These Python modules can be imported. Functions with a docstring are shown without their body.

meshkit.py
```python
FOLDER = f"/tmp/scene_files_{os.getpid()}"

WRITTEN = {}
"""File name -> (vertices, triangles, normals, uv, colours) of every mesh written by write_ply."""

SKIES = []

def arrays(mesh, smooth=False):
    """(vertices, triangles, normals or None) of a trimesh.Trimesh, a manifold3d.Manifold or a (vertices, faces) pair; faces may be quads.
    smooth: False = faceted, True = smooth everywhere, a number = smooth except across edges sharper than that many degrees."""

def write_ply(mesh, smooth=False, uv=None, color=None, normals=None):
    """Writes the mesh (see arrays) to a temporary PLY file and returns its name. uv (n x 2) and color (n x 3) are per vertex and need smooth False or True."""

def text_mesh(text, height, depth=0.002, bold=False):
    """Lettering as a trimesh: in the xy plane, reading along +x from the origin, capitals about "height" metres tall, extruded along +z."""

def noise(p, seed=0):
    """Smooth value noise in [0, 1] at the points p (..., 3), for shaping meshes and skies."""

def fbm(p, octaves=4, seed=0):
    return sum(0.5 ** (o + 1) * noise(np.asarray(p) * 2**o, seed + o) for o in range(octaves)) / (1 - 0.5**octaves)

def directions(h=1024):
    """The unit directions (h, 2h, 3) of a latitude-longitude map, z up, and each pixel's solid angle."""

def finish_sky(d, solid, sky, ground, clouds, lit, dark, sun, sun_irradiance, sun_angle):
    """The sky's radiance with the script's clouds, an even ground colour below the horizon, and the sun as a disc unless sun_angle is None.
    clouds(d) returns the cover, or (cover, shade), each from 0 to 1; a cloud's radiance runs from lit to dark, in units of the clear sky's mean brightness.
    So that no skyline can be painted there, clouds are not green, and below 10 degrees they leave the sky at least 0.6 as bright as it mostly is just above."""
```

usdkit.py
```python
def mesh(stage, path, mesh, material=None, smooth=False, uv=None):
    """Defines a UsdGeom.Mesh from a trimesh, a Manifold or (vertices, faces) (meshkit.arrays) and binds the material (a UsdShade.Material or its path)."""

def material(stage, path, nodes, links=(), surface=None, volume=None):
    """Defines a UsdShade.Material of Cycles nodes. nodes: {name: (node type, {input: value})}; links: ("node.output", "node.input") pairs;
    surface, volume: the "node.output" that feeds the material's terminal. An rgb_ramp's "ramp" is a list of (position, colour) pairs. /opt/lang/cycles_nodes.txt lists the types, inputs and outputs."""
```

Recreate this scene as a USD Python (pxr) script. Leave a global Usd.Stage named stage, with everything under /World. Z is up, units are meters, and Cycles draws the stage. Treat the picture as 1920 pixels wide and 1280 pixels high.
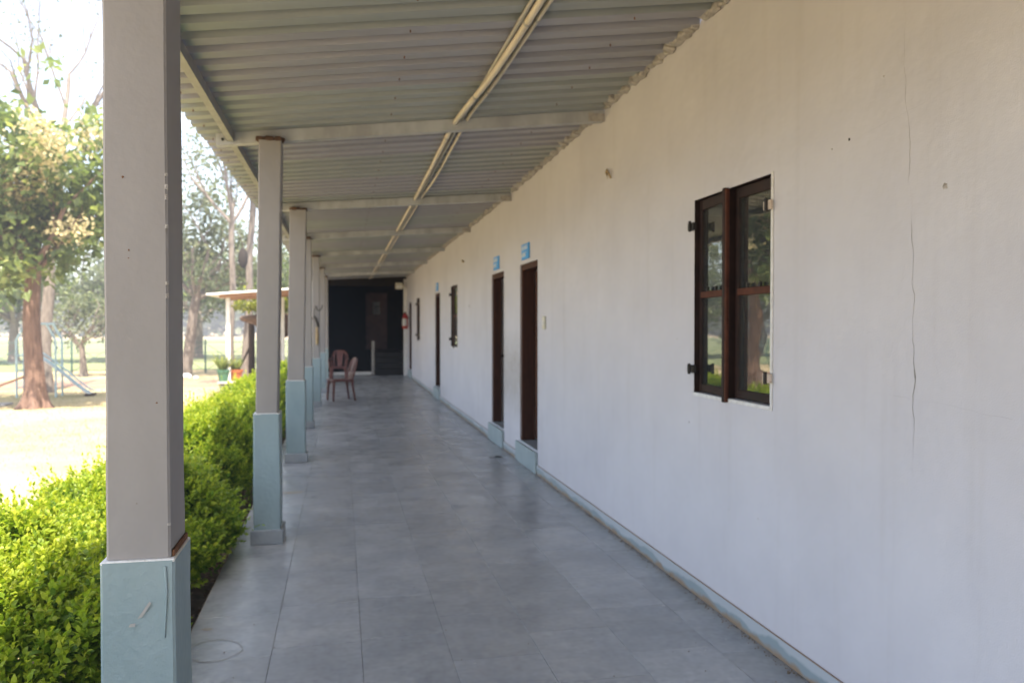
import math, numpy as np, trimesh, usdkit, meshkit
from pxr import Usd, UsdGeom, UsdLux, UsdShade, Gf, Sdf, Vt
from shapely.geometry import box as sbox, Polygon
from shapely.ops import unary_union

stage = Usd.Stage.CreateInMemory()
UsdGeom.SetStageUpAxis(stage, UsdGeom.Tokens.z)
UsdGeom.SetStageMetersPerUnit(stage, 1.0)
UsdGeom.Xform.Define(stage, '/World')
UsdGeom.Scope.Define(stage, '/World/Looks')
mat = lambda name, nodes, links=(), surface=None, volume=None: usdkit.material(stage, '/World/Looks/' + name, nodes, links, surface, volume)

# ------------------------------------------------------------------ camera
EYE = 1.55
YAW, PITCH = math.radians(11.663), math.radians(1.109)
fw = np.array([math.sin(YAW) * math.cos(PITCH), math.cos(YAW) * math.cos(PITCH), -math.sin(PITCH)])
rt = np.array([math.cos(YAW), -math.sin(YAW), 0.0])
up = np.cross(rt, fw)
cam = UsdGeom.Camera.Define(stage, '/World/camera')
cam.AddTransformOp().Set(Gf.Matrix4d(*rt, 0, *up, 0, *(-fw), 0, 0, 0, EYE, 1))
cam.CreateFocalLengthAttr(18.0)
cam.CreateHorizontalApertureAttr(18.0 * 1920 / 1550)
cam.CreateVerticalApertureAttr(18.0 * 1280 / 1550)
cam.CreateClippingRangeAttr(Gf.Vec2f(0.05, 5000))
cam.CreateFStopAttr(3.5)
cam.CreateFocusDistanceAttr(1.55)
cam.CreateExposureAttr(1.5)

# ------------------------------------------------------------------ sky and sun
SUN_AZ, SUN_EL = math.radians(173), math.radians(65)          # azimuth from +y towards +x
to_sun = np.array([math.sin(SUN_AZ) * math.cos(SUN_EL), math.cos(SUN_AZ) * math.cos(SUN_EL), math.sin(SUN_EL)])
sky_mat = mat('sky_look', {
    'sky': ('sky_texture', {'sky_type': 'single_scattering', 'sun_disc': False, 'sun_elevation': SUN_EL,
                            'sun_rotation': math.atan2(to_sun[0], to_sun[1]), 'air_density': 1.0, 'aerosol_density': 2.6, 'ozone_density': 1.0}),
    'tc': ('texture_coordinate', {}), 'cn': ('noise_texture', {'scale': 2.2, 'detail': 6.0, 'roughness': 0.6}), 'cr': ('map_range', {'from_min': 0.25, 'from_max': 0.75, 'to_min': 0.10, 'to_max': 0.60, 'clamp': True}),
    'cl': ('hsv', {'saturation': 0.25, 'value': 1.25}), 'mc': ('mix_color', {'use_clamp': False}),
    'bg': ('background_shader', {'strength': 0.15})}, [('tc.generated', 'cn.vector'), ('cn.fac', 'cr.value'), ('cr.result', 'mc.fac'), ('sky.color', 'mc.a'), ('sky.color', 'cl.color'), ('cl.color', 'mc.b'), ('mc.result', 'bg.color')], surface='bg.background')
dome = UsdLux.DomeLight.Define(stage, '/World/sky')
UsdShade.MaterialBindingAPI.Apply(dome.GetPrim()).Bind(sky_mat)
dome.GetPrim().SetCustomDataByKey('kind', 'structure')
sun = UsdLux.DistantLight.Define(stage, '/World/sun')
sun.CreateIntensityAttr(1.25); sun.CreateNormalizeAttr(True); sun.CreateAngleAttr(0.5); sun.CreateColorAttr(Gf.Vec3f(1.0, 0.90, 0.75))
zz = to_sun; xx = np.cross([0, 0, 1.0], zz); xx /= np.linalg.norm(xx); yy = np.cross(zz, xx)
sun.AddTransformOp().Set(Gf.Matrix4d(*xx, 0, *yy, 0, *zz, 0, 0, 0, 30, 1))

# ------------------------------------------------------------------ helpers
_used = {}
def path_for(parent, name):
    base = (parent or '/World') + '/' + name
    n = _used.get(base, -1) + 1
    _used[base] = n
    return base if n == 0 else '%s_%03d' % (base, n)

def pth(p): return None if p is None else (p if isinstance(p, str) else str(p.GetPath()))

def tag(p, label=None, cat=None, group=None, kind=None):
    for k, v in (('label', label), ('category', cat), ('group', group), ('kind', kind)):
        if v: p.SetCustomDataByKey(k, v)
    return p

def thing(name, label, cat, loc=(0, 0, 0), rz=0, group=None, parent=None):
    x = UsdGeom.Xform.Define(stage, path_for(pth(parent), name))
    x.AddTranslateOp().Set(Gf.Vec3d(*map(float, loc)))
    if rz: x.AddRotateZOp().Set(float(rz))
    return tag(x.GetPrim(), label, cat, group)

def xf(name, parent, loc=(0, 0, 0), rz=0): return thing(name, None, None, loc, rz, None, parent)

def copy_of(src, name, loc, rz=0, label=None, cat=None, group=None):
    was = src.GetCustomData()
    t = thing(name, label or was.get('label'), cat or was.get('category'), loc, rz, group or was.get('group'))
    t.GetReferences().AddInternalReference(src.GetPath()); t.SetInstanceable(True)
    return t

class MB:
    """collects shapes that become one mesh"""
    def __init__(s): s.v, s.f, s.n = [], [], 0
    def add(s, v, f):
        f = np.asarray(f, int)
        if f.shape[1] == 4: f = np.vstack([f[:, [0, 1, 2]], f[:, [0, 2, 3]]])
        s.v.append(np.asarray(v, float)); s.f.append(f + s.n); s.n += len(v); return s
    def tm(s, m): return s.add(m.vertices, m.faces)
    def box(s, lo, hi, bev=0.0):
        lo, hi = np.minimum(lo, hi).astype(float), np.maximum(lo, hi).astype(float)
        if bev <= 0:
            x0, y0, z0 = lo; x1, y1, z1 = hi
            v = [(x0,y0,z0),(x1,y0,z0),(x1,y1,z0),(x0,y1,z0),(x0,y0,z1),(x1,y0,z1),(x1,y1,z1),(x0,y1,z1)]
            return s.add(v, [(0,3,2,1),(4,5,6,7),(0,1,5,4),(1,2,6,5),(2,3,7,6),(3,0,4,7)])
        bev = min(bev, 0.45 * (hi - lo).min())
        pts = []
        for a in range(3):
            for sx in (0, 1):
                for sy in (0, 1):
                    for sz in (0, 1):
                        c = [(hi if t else lo)[k] + (0 if k == a else (bev if not t else -bev)) for k, t in enumerate((sx, sy, sz))]
                        pts.append(c)
        h = trimesh.PointCloud(pts).convex_hull
        return s.tm(h)
    def rbox(s, c, size, rz=0, bev=0.0, ry=0, rx=0):
        t = MB().box(-np.array(size) / 2, np.array(size) / 2, bev)
        v = np.vstack(t.v)
        R = trimesh.transformations.euler_matrix(rx, ry, rz)[:3, :3]
        return s.add(v @ R.T + np.array(c), np.vstack(t.f))
    def tube(s, pts, r, n=8, cap=True):
        pts = np.asarray(pts, float); k = len(pts)
        r = np.broadcast_to(np.asarray(r, float), (k,)) if np.ndim(r) < 1 or len(np.atleast_1d(r)) == 1 else np.asarray(r, float)
        d = np.gradient(pts, axis=0); d /= np.maximum(np.linalg.norm(d, axis=1, keepdims=True), 1e-9)
        ref = np.array([0, 0, 1.0]) if abs(d[:, 2]).mean() < 0.8 else np.array([1.0, 0, 0])
        a = np.cross(d, ref); a /= np.maximum(np.linalg.norm(a, axis=1, keepdims=True), 1e-9); b = np.cross(d, a)
        t = np.arange(n) / n * 2 * np.pi
        v = pts[:, None] + r[:, None, None] * (a[:, None] * np.cos(t)[None, :, None] + b[:, None] * np.sin(t)[None, :, None])
        i, j = np.meshgrid(np.arange(k - 1), np.arange(n), indexing='ij'); j2 = (j + 1) % n
        f = np.stack([i * n + j, i * n + j2, (i + 1) * n + j2, (i + 1) * n + j], -1).reshape(-1, 4)
        s.add(v.reshape(-1, 3), f)
        if cap:
            for e in (0, k - 1):
                ring = v[e]; c = ring.mean(0)
                idx = np.arange(n); f3 = np.stack([np.full(n, n), idx, (idx + 1) % n], 1)
                s.add(np.vstack([ring, c]), f3 if e else f3[:, ::-1])
        return s
    def lathe(s, prof, c=(0, 0, 0), n=24):
        prof = np.asarray(prof, float); t = np.arange(n) / n * 2 * np.pi; k = len(prof)
        v = np.stack([prof[:, 0, None] * np.cos(t), prof[:, 0, None] * np.sin(t), np.repeat(prof[:, 1, None], n, 1)], -1) + np.array(c)
        i, j = np.meshgrid(np.arange(k - 1), np.arange(n), indexing='ij'); j2 = (j + 1) % n
        return s.add(v.reshape(-1, 3), np.stack([i * n + j, i * n + j2, (i + 1) * n + j2, (i + 1) * n + j], -1).reshape(-1, 4))
    def move(s, d):
        s.v = [v + np.array(d, float) for v in s.v]; return s
    def mesh(s): return np.vstack(s.v), np.vstack(s.f)
    def build(s, name, material, parent=None, smooth=False, label=None, kind=None, tint=None):
        p = path_for(pth(parent), name)
        m = usdkit.mesh(stage, p, s.mesh(), material, smooth)
        if tint is not None:
            UsdGeom.PrimvarsAPI(m).CreatePrimvar('tint', Sdf.ValueTypeNames.FloatArray, 'vertex').Set(Vt.FloatArray.FromNumpy(np.asarray(tint, np.float32)))
        return tag(m.GetPrim(), label, None, None, kind)

def B(lo, hi, bev=0.0): return MB().box(lo, hi, bev)

# ------------------------------------------------------------------ materials
def noisy(name, c1, c2, scale=6.0, rough=0.6, bump=0.0, bscale=60.0, stretch=(1, 1, 1), detail=6.0, metal=0.0, spec=None, vary=0.0, lo=0.3, hi=0.7):
    n = {'g': ('geometry', {}), 'm': ('mapping', {'scale': stretch}), 'n': ('noise_texture', {'scale': scale, 'detail': detail, 'roughness': 0.62}),
         'r': ('rgb_ramp', {'ramp': [(lo, c1), (hi, c2)]}), 'p': ('principled_bsdf', {'roughness': rough, 'metallic': metal, **({} if spec is None else {'specular_ior_level': spec})})}
    l = [('g.position', 'm.vector'), ('m.vector', 'n.vector'), ('n.fac', 'r.fac')]
    col = 'r.color'
    if vary:
        n.update(oi=('object_info', {}), mr=('map_range', {'to_min': 1 - vary, 'to_max': 1 + vary}), hs=('hsv', {}))
        l += [('oi.random', 'mr.value'), ('mr.result', 'hs.value'), (col, 'hs.color')]; col = 'hs.color'
    l.append((col, 'p.base_color'))
    if bump:
        n.update(n2=('noise_texture', {'scale': bscale, 'detail': 4.0}), b=('bump', {'strength': bump, 'distance': 0.01}))
        l += [('g.position', 'n2.vector'), ('n2.fac', 'b.height'), ('b.normal', 'p.normal')]
    return mat(name, n, l, surface='p.BSDF')

# whitewashed wall: faint vertical wash streaks, blotches, grime; fine plaster relief
M_wall = mat('whitewash', {
    'g': ('geometry', {}),
    'm1': ('mapping', {'scale': (1, 1, 0.06)}), 'n1': ('noise_texture', {'scale': 7.0, 'detail': 5.0, 'roughness': 0.6}),
    'n2': ('noise_texture', {'scale': 1.3, 'detail': 5.0, 'roughness': 0.6}),
    'n3': ('noise_texture', {'scale': 9.0, 'detail': 8.0, 'roughness': 0.7}),
    'r1': ('rgb_ramp', {'ramp': [(0.30, (0.86, 0.84, 0.81)), (0.46, (1, 1, 1)), (1.0, (1, 1, 1))]}),
    'r2': ('rgb_ramp', {'ramp': [(0.3, (0.52, 0.507, 0.54)), (0.7, (0.585, 0.572, 0.605))]}),
    'r3': ('rgb_ramp', {'ramp': [(0.0, (0.80, 0.76, 0.68)), (0.25, (0.86, 0.83, 0.78)), (0.30, (1, 1, 1)), (1.0, (1, 1, 1))]}),
    'x1': ('mix_color', {'blend_type': 'multiply', 'fac': 0.32}), 'x2': ('mix_color', {'blend_type': 'multiply', 'fac': 0.8}),
    'sx': ('separate_xyz', {}), 'ga': ('math', {'math_type': 'subtract', 'value2': 9.62}), 'gb': ('math', {'math_type': 'absolute'}), 'gm': ('map_range', {'from_min': 1.55, 'from_max': 1.05, 'clamp': True}),
    'gz': ('math', {'math_type': 'subtract', 'value2': 0.95}), 'gz2': ('math', {'math_type': 'absolute'}), 'gzm': ('map_range', {'from_min': 0.75, 'from_max': 0.15, 'clamp': True}), 'gmul': ('math', {'math_type': 'multiply'}), 'gn': ('math', {'math_type': 'multiply'}), 'gr': ('map_range', {'from_min': 0.15, 'from_max': 0.6, 'to_max': 0.6, 'clamp': True}), 'gx': ('mix_color', {'b': (0.30, 0.26, 0.21)}),
    'nb': ('noise_texture', {'scale': 160.0, 'detail': 3.0}), 'nc': ('noise_texture', {'scale': 5.0, 'detail': 5.0}), 'ad': ('math', {'math_type': 'multiply_add', 'value2': 0.06}),
    'b': ('bump', {'strength': 0.4, 'distance': 0.02}),
    'p': ('principled_bsdf', {'roughness': 0.55, 'specular_ior_level': 0.35})},
    [('g.position', 'm1.vector'), ('m1.vector', 'n1.vector'), ('g.position', 'n2.vector'), ('g.position', 'n3.vector'),
     ('n1.fac', 'r1.fac'), ('n2.fac', 'r2.fac'), ('n3.fac', 'r3.fac'), ('r2.color', 'x1.a'), ('r1.color', 'x1.b'), ('x1.result', 'x2.a'), ('r3.color', 'x2.b'),
     ('g.position', 'sx.vector'), ('sx.y', 'ga.value1'), ('ga.value', 'gb.value1'), ('gb.value', 'gm.value'), ('sx.z', 'gz.value1'), ('gz.value', 'gz2.value1'), ('gz2.value', 'gzm.value'), ('gm.result', 'gmul.value1'), ('gzm.result', 'gmul.value2'), ('gmul.value', 'gn.value1'), ('n3.fac', 'gn.value2'), ('gn.value', 'gr.value'), ('gr.result', 'gx.fac'), ('x2.result', 'gx.a'), ('gx.result', 'p.base_color'), ('g.position', 'nb.vector'), ('g.position', 'nc.vector'), ('nb.fac', 'ad.value1'), ('nc.fac', 'ad.value3'), ('ad.value', 'b.height'), ('b.normal', 'p.normal')], surface='p.BSDF')
M_inner = noisy('inner_wall_paint', (0.5, 0.47, 0.4), (0.58, 0.55, 0.48), 2, 0.7)
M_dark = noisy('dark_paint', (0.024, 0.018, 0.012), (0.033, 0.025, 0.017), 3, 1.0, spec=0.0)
M_grey = noisy('grey_column_paint', (0.245, 0.234, 0.232), (0.30, 0.287, 0.284), 3.0, 0.6, bump=0.12, bscale=45, stretch=(1, 1, 0.35))
M_teal = noisy('pale_blue_dado_paint', (0.215, 0.295, 0.318), (0.27, 0.35, 0.375), 5.0, 0.5, bump=0.3, bscale=40, stretch=(1, 1, 0.5))
M_step = noisy('door_step_paint', (0.25, 0.31, 0.325), (0.33, 0.385, 0.39), 4.0, 0.6, bump=0.3, bscale=30)
M_plinth = noisy('grey_plinth_stone', (0.22, 0.25, 0.28), (0.30, 0.33, 0.36), 8.0, 0.45, bump=0.2)
M_ledge = noisy('white_ledge_lime', (0.6, 0.6, 0.58), (0.78, 0.78, 0.76), 40, 0.8, bump=0.5, bscale=120)
M_rust = noisy('rust', (0.09, 0.035, 0.015), (0.22, 0.10, 0.045), 30, 0.85, bump=0.6, bscale=150)
M_pack = noisy('dark_rust', (0.045, 0.026, 0.018), (0.15, 0.08, 0.05), 22, 0.9, bump=0.8, bscale=120)
M_galv = noisy('galvanised_steel', (0.22, 0.22, 0.22), (0.34, 0.34, 0.335), 9.0, 0.5, stretch=(1, 1, 1), metal=0.25, bump=0.1, bscale=90)
M_beam = noisy('painted_steel_rafter', (0.31, 0.32, 0.34), (0.44, 0.46, 0.48), 5.0, 0.55, stretch=(1, 1, 0.4), bump=0.15, bscale=60, lo=0.35, hi=0.6)
M_sheetA = noisy('roof_sheet_warm', (0.235, 0.24, 0.28), (0.30, 0.305, 0.35), 3.0, 0.42, stretch=(0.2, 1, 1), spec=0.5, vary=0.05)
M_sheetB = noisy('roof_sheet_olive', (0.235, 0.26, 0.265), (0.295, 0.32, 0.325), 3.0, 0.42, stretch=(0.2, 1, 1), spec=0.5, vary=0.05)
M_mortar = noisy('mortar', (0.28, 0.26, 0.24), (0.5, 0.47, 0.44), 25, 0.9, bump=0.8, bscale=90)
M_pvc = noisy('cream_pvc', (0.55, 0.49, 0.39), (0.66, 0.6, 0.49), 6, 0.4)
M_pvcg = noisy('grey_pvc', (0.32, 0.31, 0.29), (0.44, 0.42, 0.39), 6, 0.45)
M_wood = noisy('dark_brown_wood', (0.036, 0.012, 0.007), (0.075, 0.027, 0.014), 5.0, 0.6, spec=0.2, stretch=(6, 6, 0.5), bump=0.2, bscale=80)
M_woodl = noisy('worn_brown_door', (0.07, 0.024, 0.012), (0.20, 0.085, 0.042), 4.0, 0.6, spec=0.2, stretch=(5, 5, 0.6), bump=0.2, bscale=70)
M_sash = noisy('brown_sash_paint', (0.012, 0.007, 0.006), (0.03, 0.013, 0.010), 12, 0.55, spec=0.25)
M_rib = noisy('red_brown_sash_edge', (0.045, 0.014, 0.008), (0.10, 0.032, 0.017), 12, 0.6, spec=0.2)
M_iron = noisy('black_iron', (0.012, 0.011, 0.011), (0.03, 0.026, 0.023), 30, 0.5, metal=0.3)
M_bar = noisy('grille_bar_paint', (0.5, 0.4, 0.32), (0.6, 0.5, 0.42), 20, 0.55)
M_white = noisy('white_paint', (0.70, 0.69, 0.67), (0.80, 0.79, 0.77), 8, 0.5)
M_wring = noisy('white_frame_strip', (0.55, 0.54, 0.52), (0.75, 0.74, 0.72), 20, 0.6)
M_glass = mat('window_glass', {'f': ('fresnel', {'IOR': 2.7}), 't': ('transparent_bsdf', {'color': (0.80, 0.83, 0.81)}), 'du': ('diffuse_bsdf', {'color': (0.42, 0.42, 0.40)}), 'm2': ('mix_closure', {'fac': 0.03}), 'gl': ('glossy_bsdf', {'color': (0.95, 0.97, 0.96), 'roughness': 0.015}), 'mx': ('mix_closure', {}),
                              'g': ('geometry', {}), 'n': ('noise_texture', {'scale': 5.0, 'detail': 2.0}), 'b': ('bump', {'strength': 0.05, 'distance': 0.01})},
              [('g.position', 'n.vector'), ('n.fac', 'b.height'), ('b.normal', 'gl.normal'), ('f.fac', 'mx.fac'), ('t.BSDF', 'mx.closure1'), ('gl.BSDF', 'mx.closure2'), ('mx.closure', 'm2.closure1'), ('du.BSDF', 'm2.closure2')], surface='m2.closure')
M_blue = noisy('blue_sign', (0.035, 0.30, 0.72), (0.05, 0.35, 0.80), 10, 0.4)
M_red = noisy('red_enamel', (0.40, 0.012, 0.012), (0.50, 0.02, 0.018), 10, 0.35)
M_cream = noisy('cream_plastic', (0.58, 0.55, 0.44), (0.66, 0.62, 0.5), 10, 0.4)
M_chair = noisy('brown_plastic', (0.095, 0.030, 0.024), (0.125, 0.042, 0.033), 10, 0.4, spec=0.3)
M_tan = noisy('tan_wood', (0.28, 0.2, 0.1), (0.4, 0.3, 0.16), 20, 0.6)

# skirting: pale blue slip with a ragged white splash at its top, dust on the ledge and along the floor
M_skirt = mat('skirting_paint', {
    'g': ('geometry', {}), 's': ('separate_xyz', {}), 'n': ('noise_texture', {'scale': 2.6, 'detail': 7.0, 'roughness': 0.6}), 'n2': ('noise_texture', {'scale': 9.0, 'detail': 6.0}),
    'z1': ('math', {'math_type': 'multiply_add', 'value2': 0.14}), 'zr': ('map_range', {'from_min': 0.120, 'from_max': 0.134, 'clamp': True}),
    'c': ('mix_color', {'a': (0.24, 0.29, 0.31), 'b': (0.40, 0.43, 0.455)}),
    'z2': ('math', {'math_type': 'multiply_add', 'value2': -0.09}), 'dr': ('map_range', {'from_min': -0.008, 'from_max': -0.030, 'clamp': True}),
    'c2': ('mix_color', {'b': (0.26, 0.19, 0.13)}), 'tr': ('map_range', {'from_min': 0.095, 'from_max': 0.0985, 'clamp': True}), 'c3': ('mix_color', {'b': (0.30, 0.20, 0.14)}),
    'p': ('principled_bsdf', {'roughness': 0.5})},
    [('g.position', 's.vector'), ('g.position', 'n.vector'), ('g.position', 'n2.vector'), ('n.fac', 'z1.value1'), ('s.z', 'z1.value3'), ('z1.value', 'zr.value'), ('zr.result', 'c.fac'),
     ('n2.fac', 'z2.value1'), ('s.z', 'z2.value3'), ('z2.value', 'dr.value'), ('dr.result', 'c2.fac'), ('c.result', 'c2.a'), ('s.z', 'tr.value'), ('tr.result', 'c3.fac'), ('c2.result', 'c3.a'), ('c3.result', 'p.base_color')], surface='p.BSDF')

def stone(name, vary, tiled=False):
    n = {'g': ('geometry', {}), 'n': ('noise_texture', {'scale': 2.2, 'detail': 7.0, 'roughness': 0.65}), 'r': ('rgb_ramp', {'ramp': [(0.28, (0.255, 0.272, 0.30)), (0.5, (0.315, 0.33, 0.355)), (0.72, (0.40, 0.41, 0.425))]}),
         'n3': ('noise_texture', {'scale': 26.0, 'detail': 5.0}), 'r3': ('rgb_ramp', {'ramp': [(0.25, (0.8, 0.8, 0.8)), (0.7, (1.12, 1.12, 1.1))]}), 'x': ('mix_color', {'blend_type': 'multiply', 'fac': 0.8, 'use_clamp': False}),
         'v': ('voronoi_texture', {'scale': 2.3, 'randomness': 1.0}), 'vr': ('rgb_ramp', {'ramp': [(0.0, (1, 1, 1)), (0.022, (1, 1, 1)), (0.028, (0, 0, 0)), (1.0, (0, 0, 0))]}), 'sp': ('mix_color', {'b': (0.5, 0.5, 0.48)}), 'spf': ('rgb_to_bw', {}),
         'oi': ('object_info', {}), 'mr': ('map_range', {'to_min': 1 - vary, 'to_max': 1 + vary}), 'hs': ('hsv', {}),
         'n2': ('noise_texture', {'scale': 3.5, 'detail': 5.0, 'roughness': 0.6}), 'rr': ('map_range', {'from_min': 0.3, 'from_max': 0.7, 'to_min': 0.20, 'to_max': 0.42}),
         'nb': ('noise_texture', {'scale': 14.0, 'detail': 4.0}), 'b': ('bump', {'strength': 0.05, 'distance': 0.01}),
         'p': ('principled_bsdf', {'specular_ior_level': 0.55})}
    l = [('g.position', 'n.vector'), ('n.fac', 'r.fac'), ('g.position', 'n3.vector'), ('n3.fac', 'r3.fac'), ('r.color', 'x.a'), ('r3.color', 'x.b'), ('oi.random', 'mr.value'), ('mr.result', 'hs.value'), ('x.result', 'hs.color'),
         ('g.position', 'v.vector'), ('v.distance', 'vr.fac'), ('vr.color', 'spf.color'), ('spf.val', 'sp.fac'), ('hs.color', 'sp.a'),
         ('g.position', 'n2.vector'), ('n2.fac', 'rr.value'), ('rr.result', 'p.roughness'), ('g.position', 'nb.vector'), ('nb.fac', 'b.height'), ('b.normal', 'p.normal')]
    col = 'sp.result'
    if tiled:
        n.update(sx=('separate_xyz', {}), cx=('combine_xyz', {}), br=('brick_texture', {'color1': (0.85, 0.85, 0.85), 'color2': (1.15, 1.15, 1.13), 'mortar': (0.5, 0.48, 0.45), 'scale': 1.0, 'mortar_size': 0.003, 'brick_width': 0.6, 'row_height': 0.42}), xb=('mix_color', {'blend_type': 'multiply', 'fac': 1.0, 'use_clamp': False}),
                 ax=('math', {'math_type': 'add', 'value2': 0.75 + 0.42 * 20}))
        l += [('g.position', 'sx.vector'), ('sx.x', 'ax.value1'), ('sx.y', 'cx.x'), ('ax.value', 'cx.y'), ('cx.vector', 'br.vector'), (col, 'xb.a'), ('br.color', 'xb.b')]; col = 'xb.result'
    l.append((col, 'p.base_color'))
    return mat(name, n, l, surface='p.BSDF')
M_tile = stone('polished_stone_tile', 0.09)
M_floorfar = stone('polished_stone_floor', 0.0, True)
M_grout = noisy('grout', (0.20, 0.195, 0.19), (0.30, 0.29, 0.28), 20, 0.8)
M_conc = noisy('cement_edge', (0.28, 0.26, 0.24), (0.38, 0.36, 0.34), 8, 0.85, bump=0.4)
M_soil = noisy('soil', (0.05, 0.032, 0.02), (0.13, 0.085, 0.055), 14, 0.95, bump=1.0, bscale=40)
M_dirt = noisy('reddish_dirt', (0.26, 0.15, 0.10), (0.38, 0.24, 0.17), 4, 0.95, bump=0.6, bscale=12)
M_rock = noisy('rubble_stone', (0.18, 0.17, 0.16), (0.36, 0.34, 0.32), 7, 0.9, bump=0.7, bscale=25, vary=0.2)
M_lawn = mat('dry_lawn', {'g': ('geometry', {}), 'n': ('noise_texture', {'scale': 0.35, 'detail': 7.0, 'roughness': 0.65}), 'r': ('rgb_ramp', {'ramp': [(0.3, (0.33, 0.285, 0.15)), (0.46, (0.47, 0.38, 0.22)), (0.62, (0.56, 0.435, 0.28)), (0.75, (0.50, 0.38, 0.24))]}),
                           'n2': ('noise_texture', {'scale': 30.0, 'detail': 6.0}), 'r2': ('rgb_ramp', {'ramp': [(0.3, (0.7, 0.7, 0.65)), (0.7, (1.1, 1.1, 1.05))]}), 'x': ('mix_color', {'blend_type': 'multiply', 'fac': 1.0, 'use_clamp': False}),
                           'b': ('bump', {'strength': 0.7, 'distance': 0.03}), 'p': ('principled_bsdf', {'roughness': 0.95, 'specular_ior_level': 0.1})},
             [('g.position', 'n.vector'), ('n.fac', 'r.fac'), ('g.position', 'n2.vector'), ('n2.fac', 'r2.fac'), ('r.color', 'x.a'), ('r2.color', 'x.b'), ('x.result', 'p.base_color'), ('n2.fac', 'b.height'), ('b.normal', 'p.normal')], surface='p.BSDF')
M_field = noisy('crop_field', (0.15, 0.185, 0.07), (0.24, 0.25, 0.12), 0.12, 0.95, bump=0.8, bscale=4)
M_stubble = noisy('stubble_field', (0.36, 0.26, 0.15), (0.44, 0.34, 0.2), 0.1, 0.95)
M_grassb = None

def leafmat(name, stops, trans=0.45, rough=0.45, tr=(1.25, 1.3, 0.7)):
    return mat(name, {'a': ('attribute', {'attribute': 'tint'}), 'r': ('rgb_ramp', {'ramp': stops}), 'p': ('principled_bsdf', {'roughness': rough, 'specular_ior_level': 0.4}),
                      'tm': ('mix_color', {'blend_type': 'multiply', 'fac': 1.0, 'b': tr, 'use_clamp': False}), 't': ('translucent_bsdf', {}), 'mx': ('mix_closure', {'fac': trans})},
               [('a.fac', 'r.fac'), ('r.color', 'p.base_color'), ('r.color', 'tm.a'), ('tm.result', 't.color'), ('p.BSDF', 'mx.closure1'), ('t.BSDF', 'mx.closure2')], surface='mx.closure')
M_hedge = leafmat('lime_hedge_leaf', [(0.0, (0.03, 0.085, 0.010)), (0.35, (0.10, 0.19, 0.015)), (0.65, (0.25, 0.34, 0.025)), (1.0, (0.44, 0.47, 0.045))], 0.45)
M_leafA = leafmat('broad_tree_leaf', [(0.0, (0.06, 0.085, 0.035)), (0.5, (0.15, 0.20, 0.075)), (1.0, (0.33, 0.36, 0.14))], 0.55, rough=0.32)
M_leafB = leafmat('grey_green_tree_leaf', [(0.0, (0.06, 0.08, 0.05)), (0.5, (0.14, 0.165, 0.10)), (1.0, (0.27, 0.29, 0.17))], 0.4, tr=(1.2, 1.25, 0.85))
M_leafY = leafmat('yellow_creeper_leaf', [(0.0, (0.06, 0.10, 0.01)), (1.0, (0.30, 0.30, 0.03))], 0.45)
M_blossom = leafmat('cream_blossom', [(0.0, (0.55, 0.46, 0.25)), (1.0, (0.70, 0.62, 0.38))], 0.4, tr=(1, 1, 0.9))
M_dryleaf = leafmat('dry_leaf', [(0.0, (0.08, 0.04, 0.02)), (1.0, (0.24, 0.15, 0.08))], 0.2, tr=(1, 1, 1))
M_grassb = leafmat('dry_grass_blade', [(0.0, (0.18, 0.20, 0.05)), (0.4, (0.40, 0.34, 0.15)), (1.0, (0.55, 0.46, 0.26))], 0.35, tr=(1, 1, 0.8))
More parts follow.
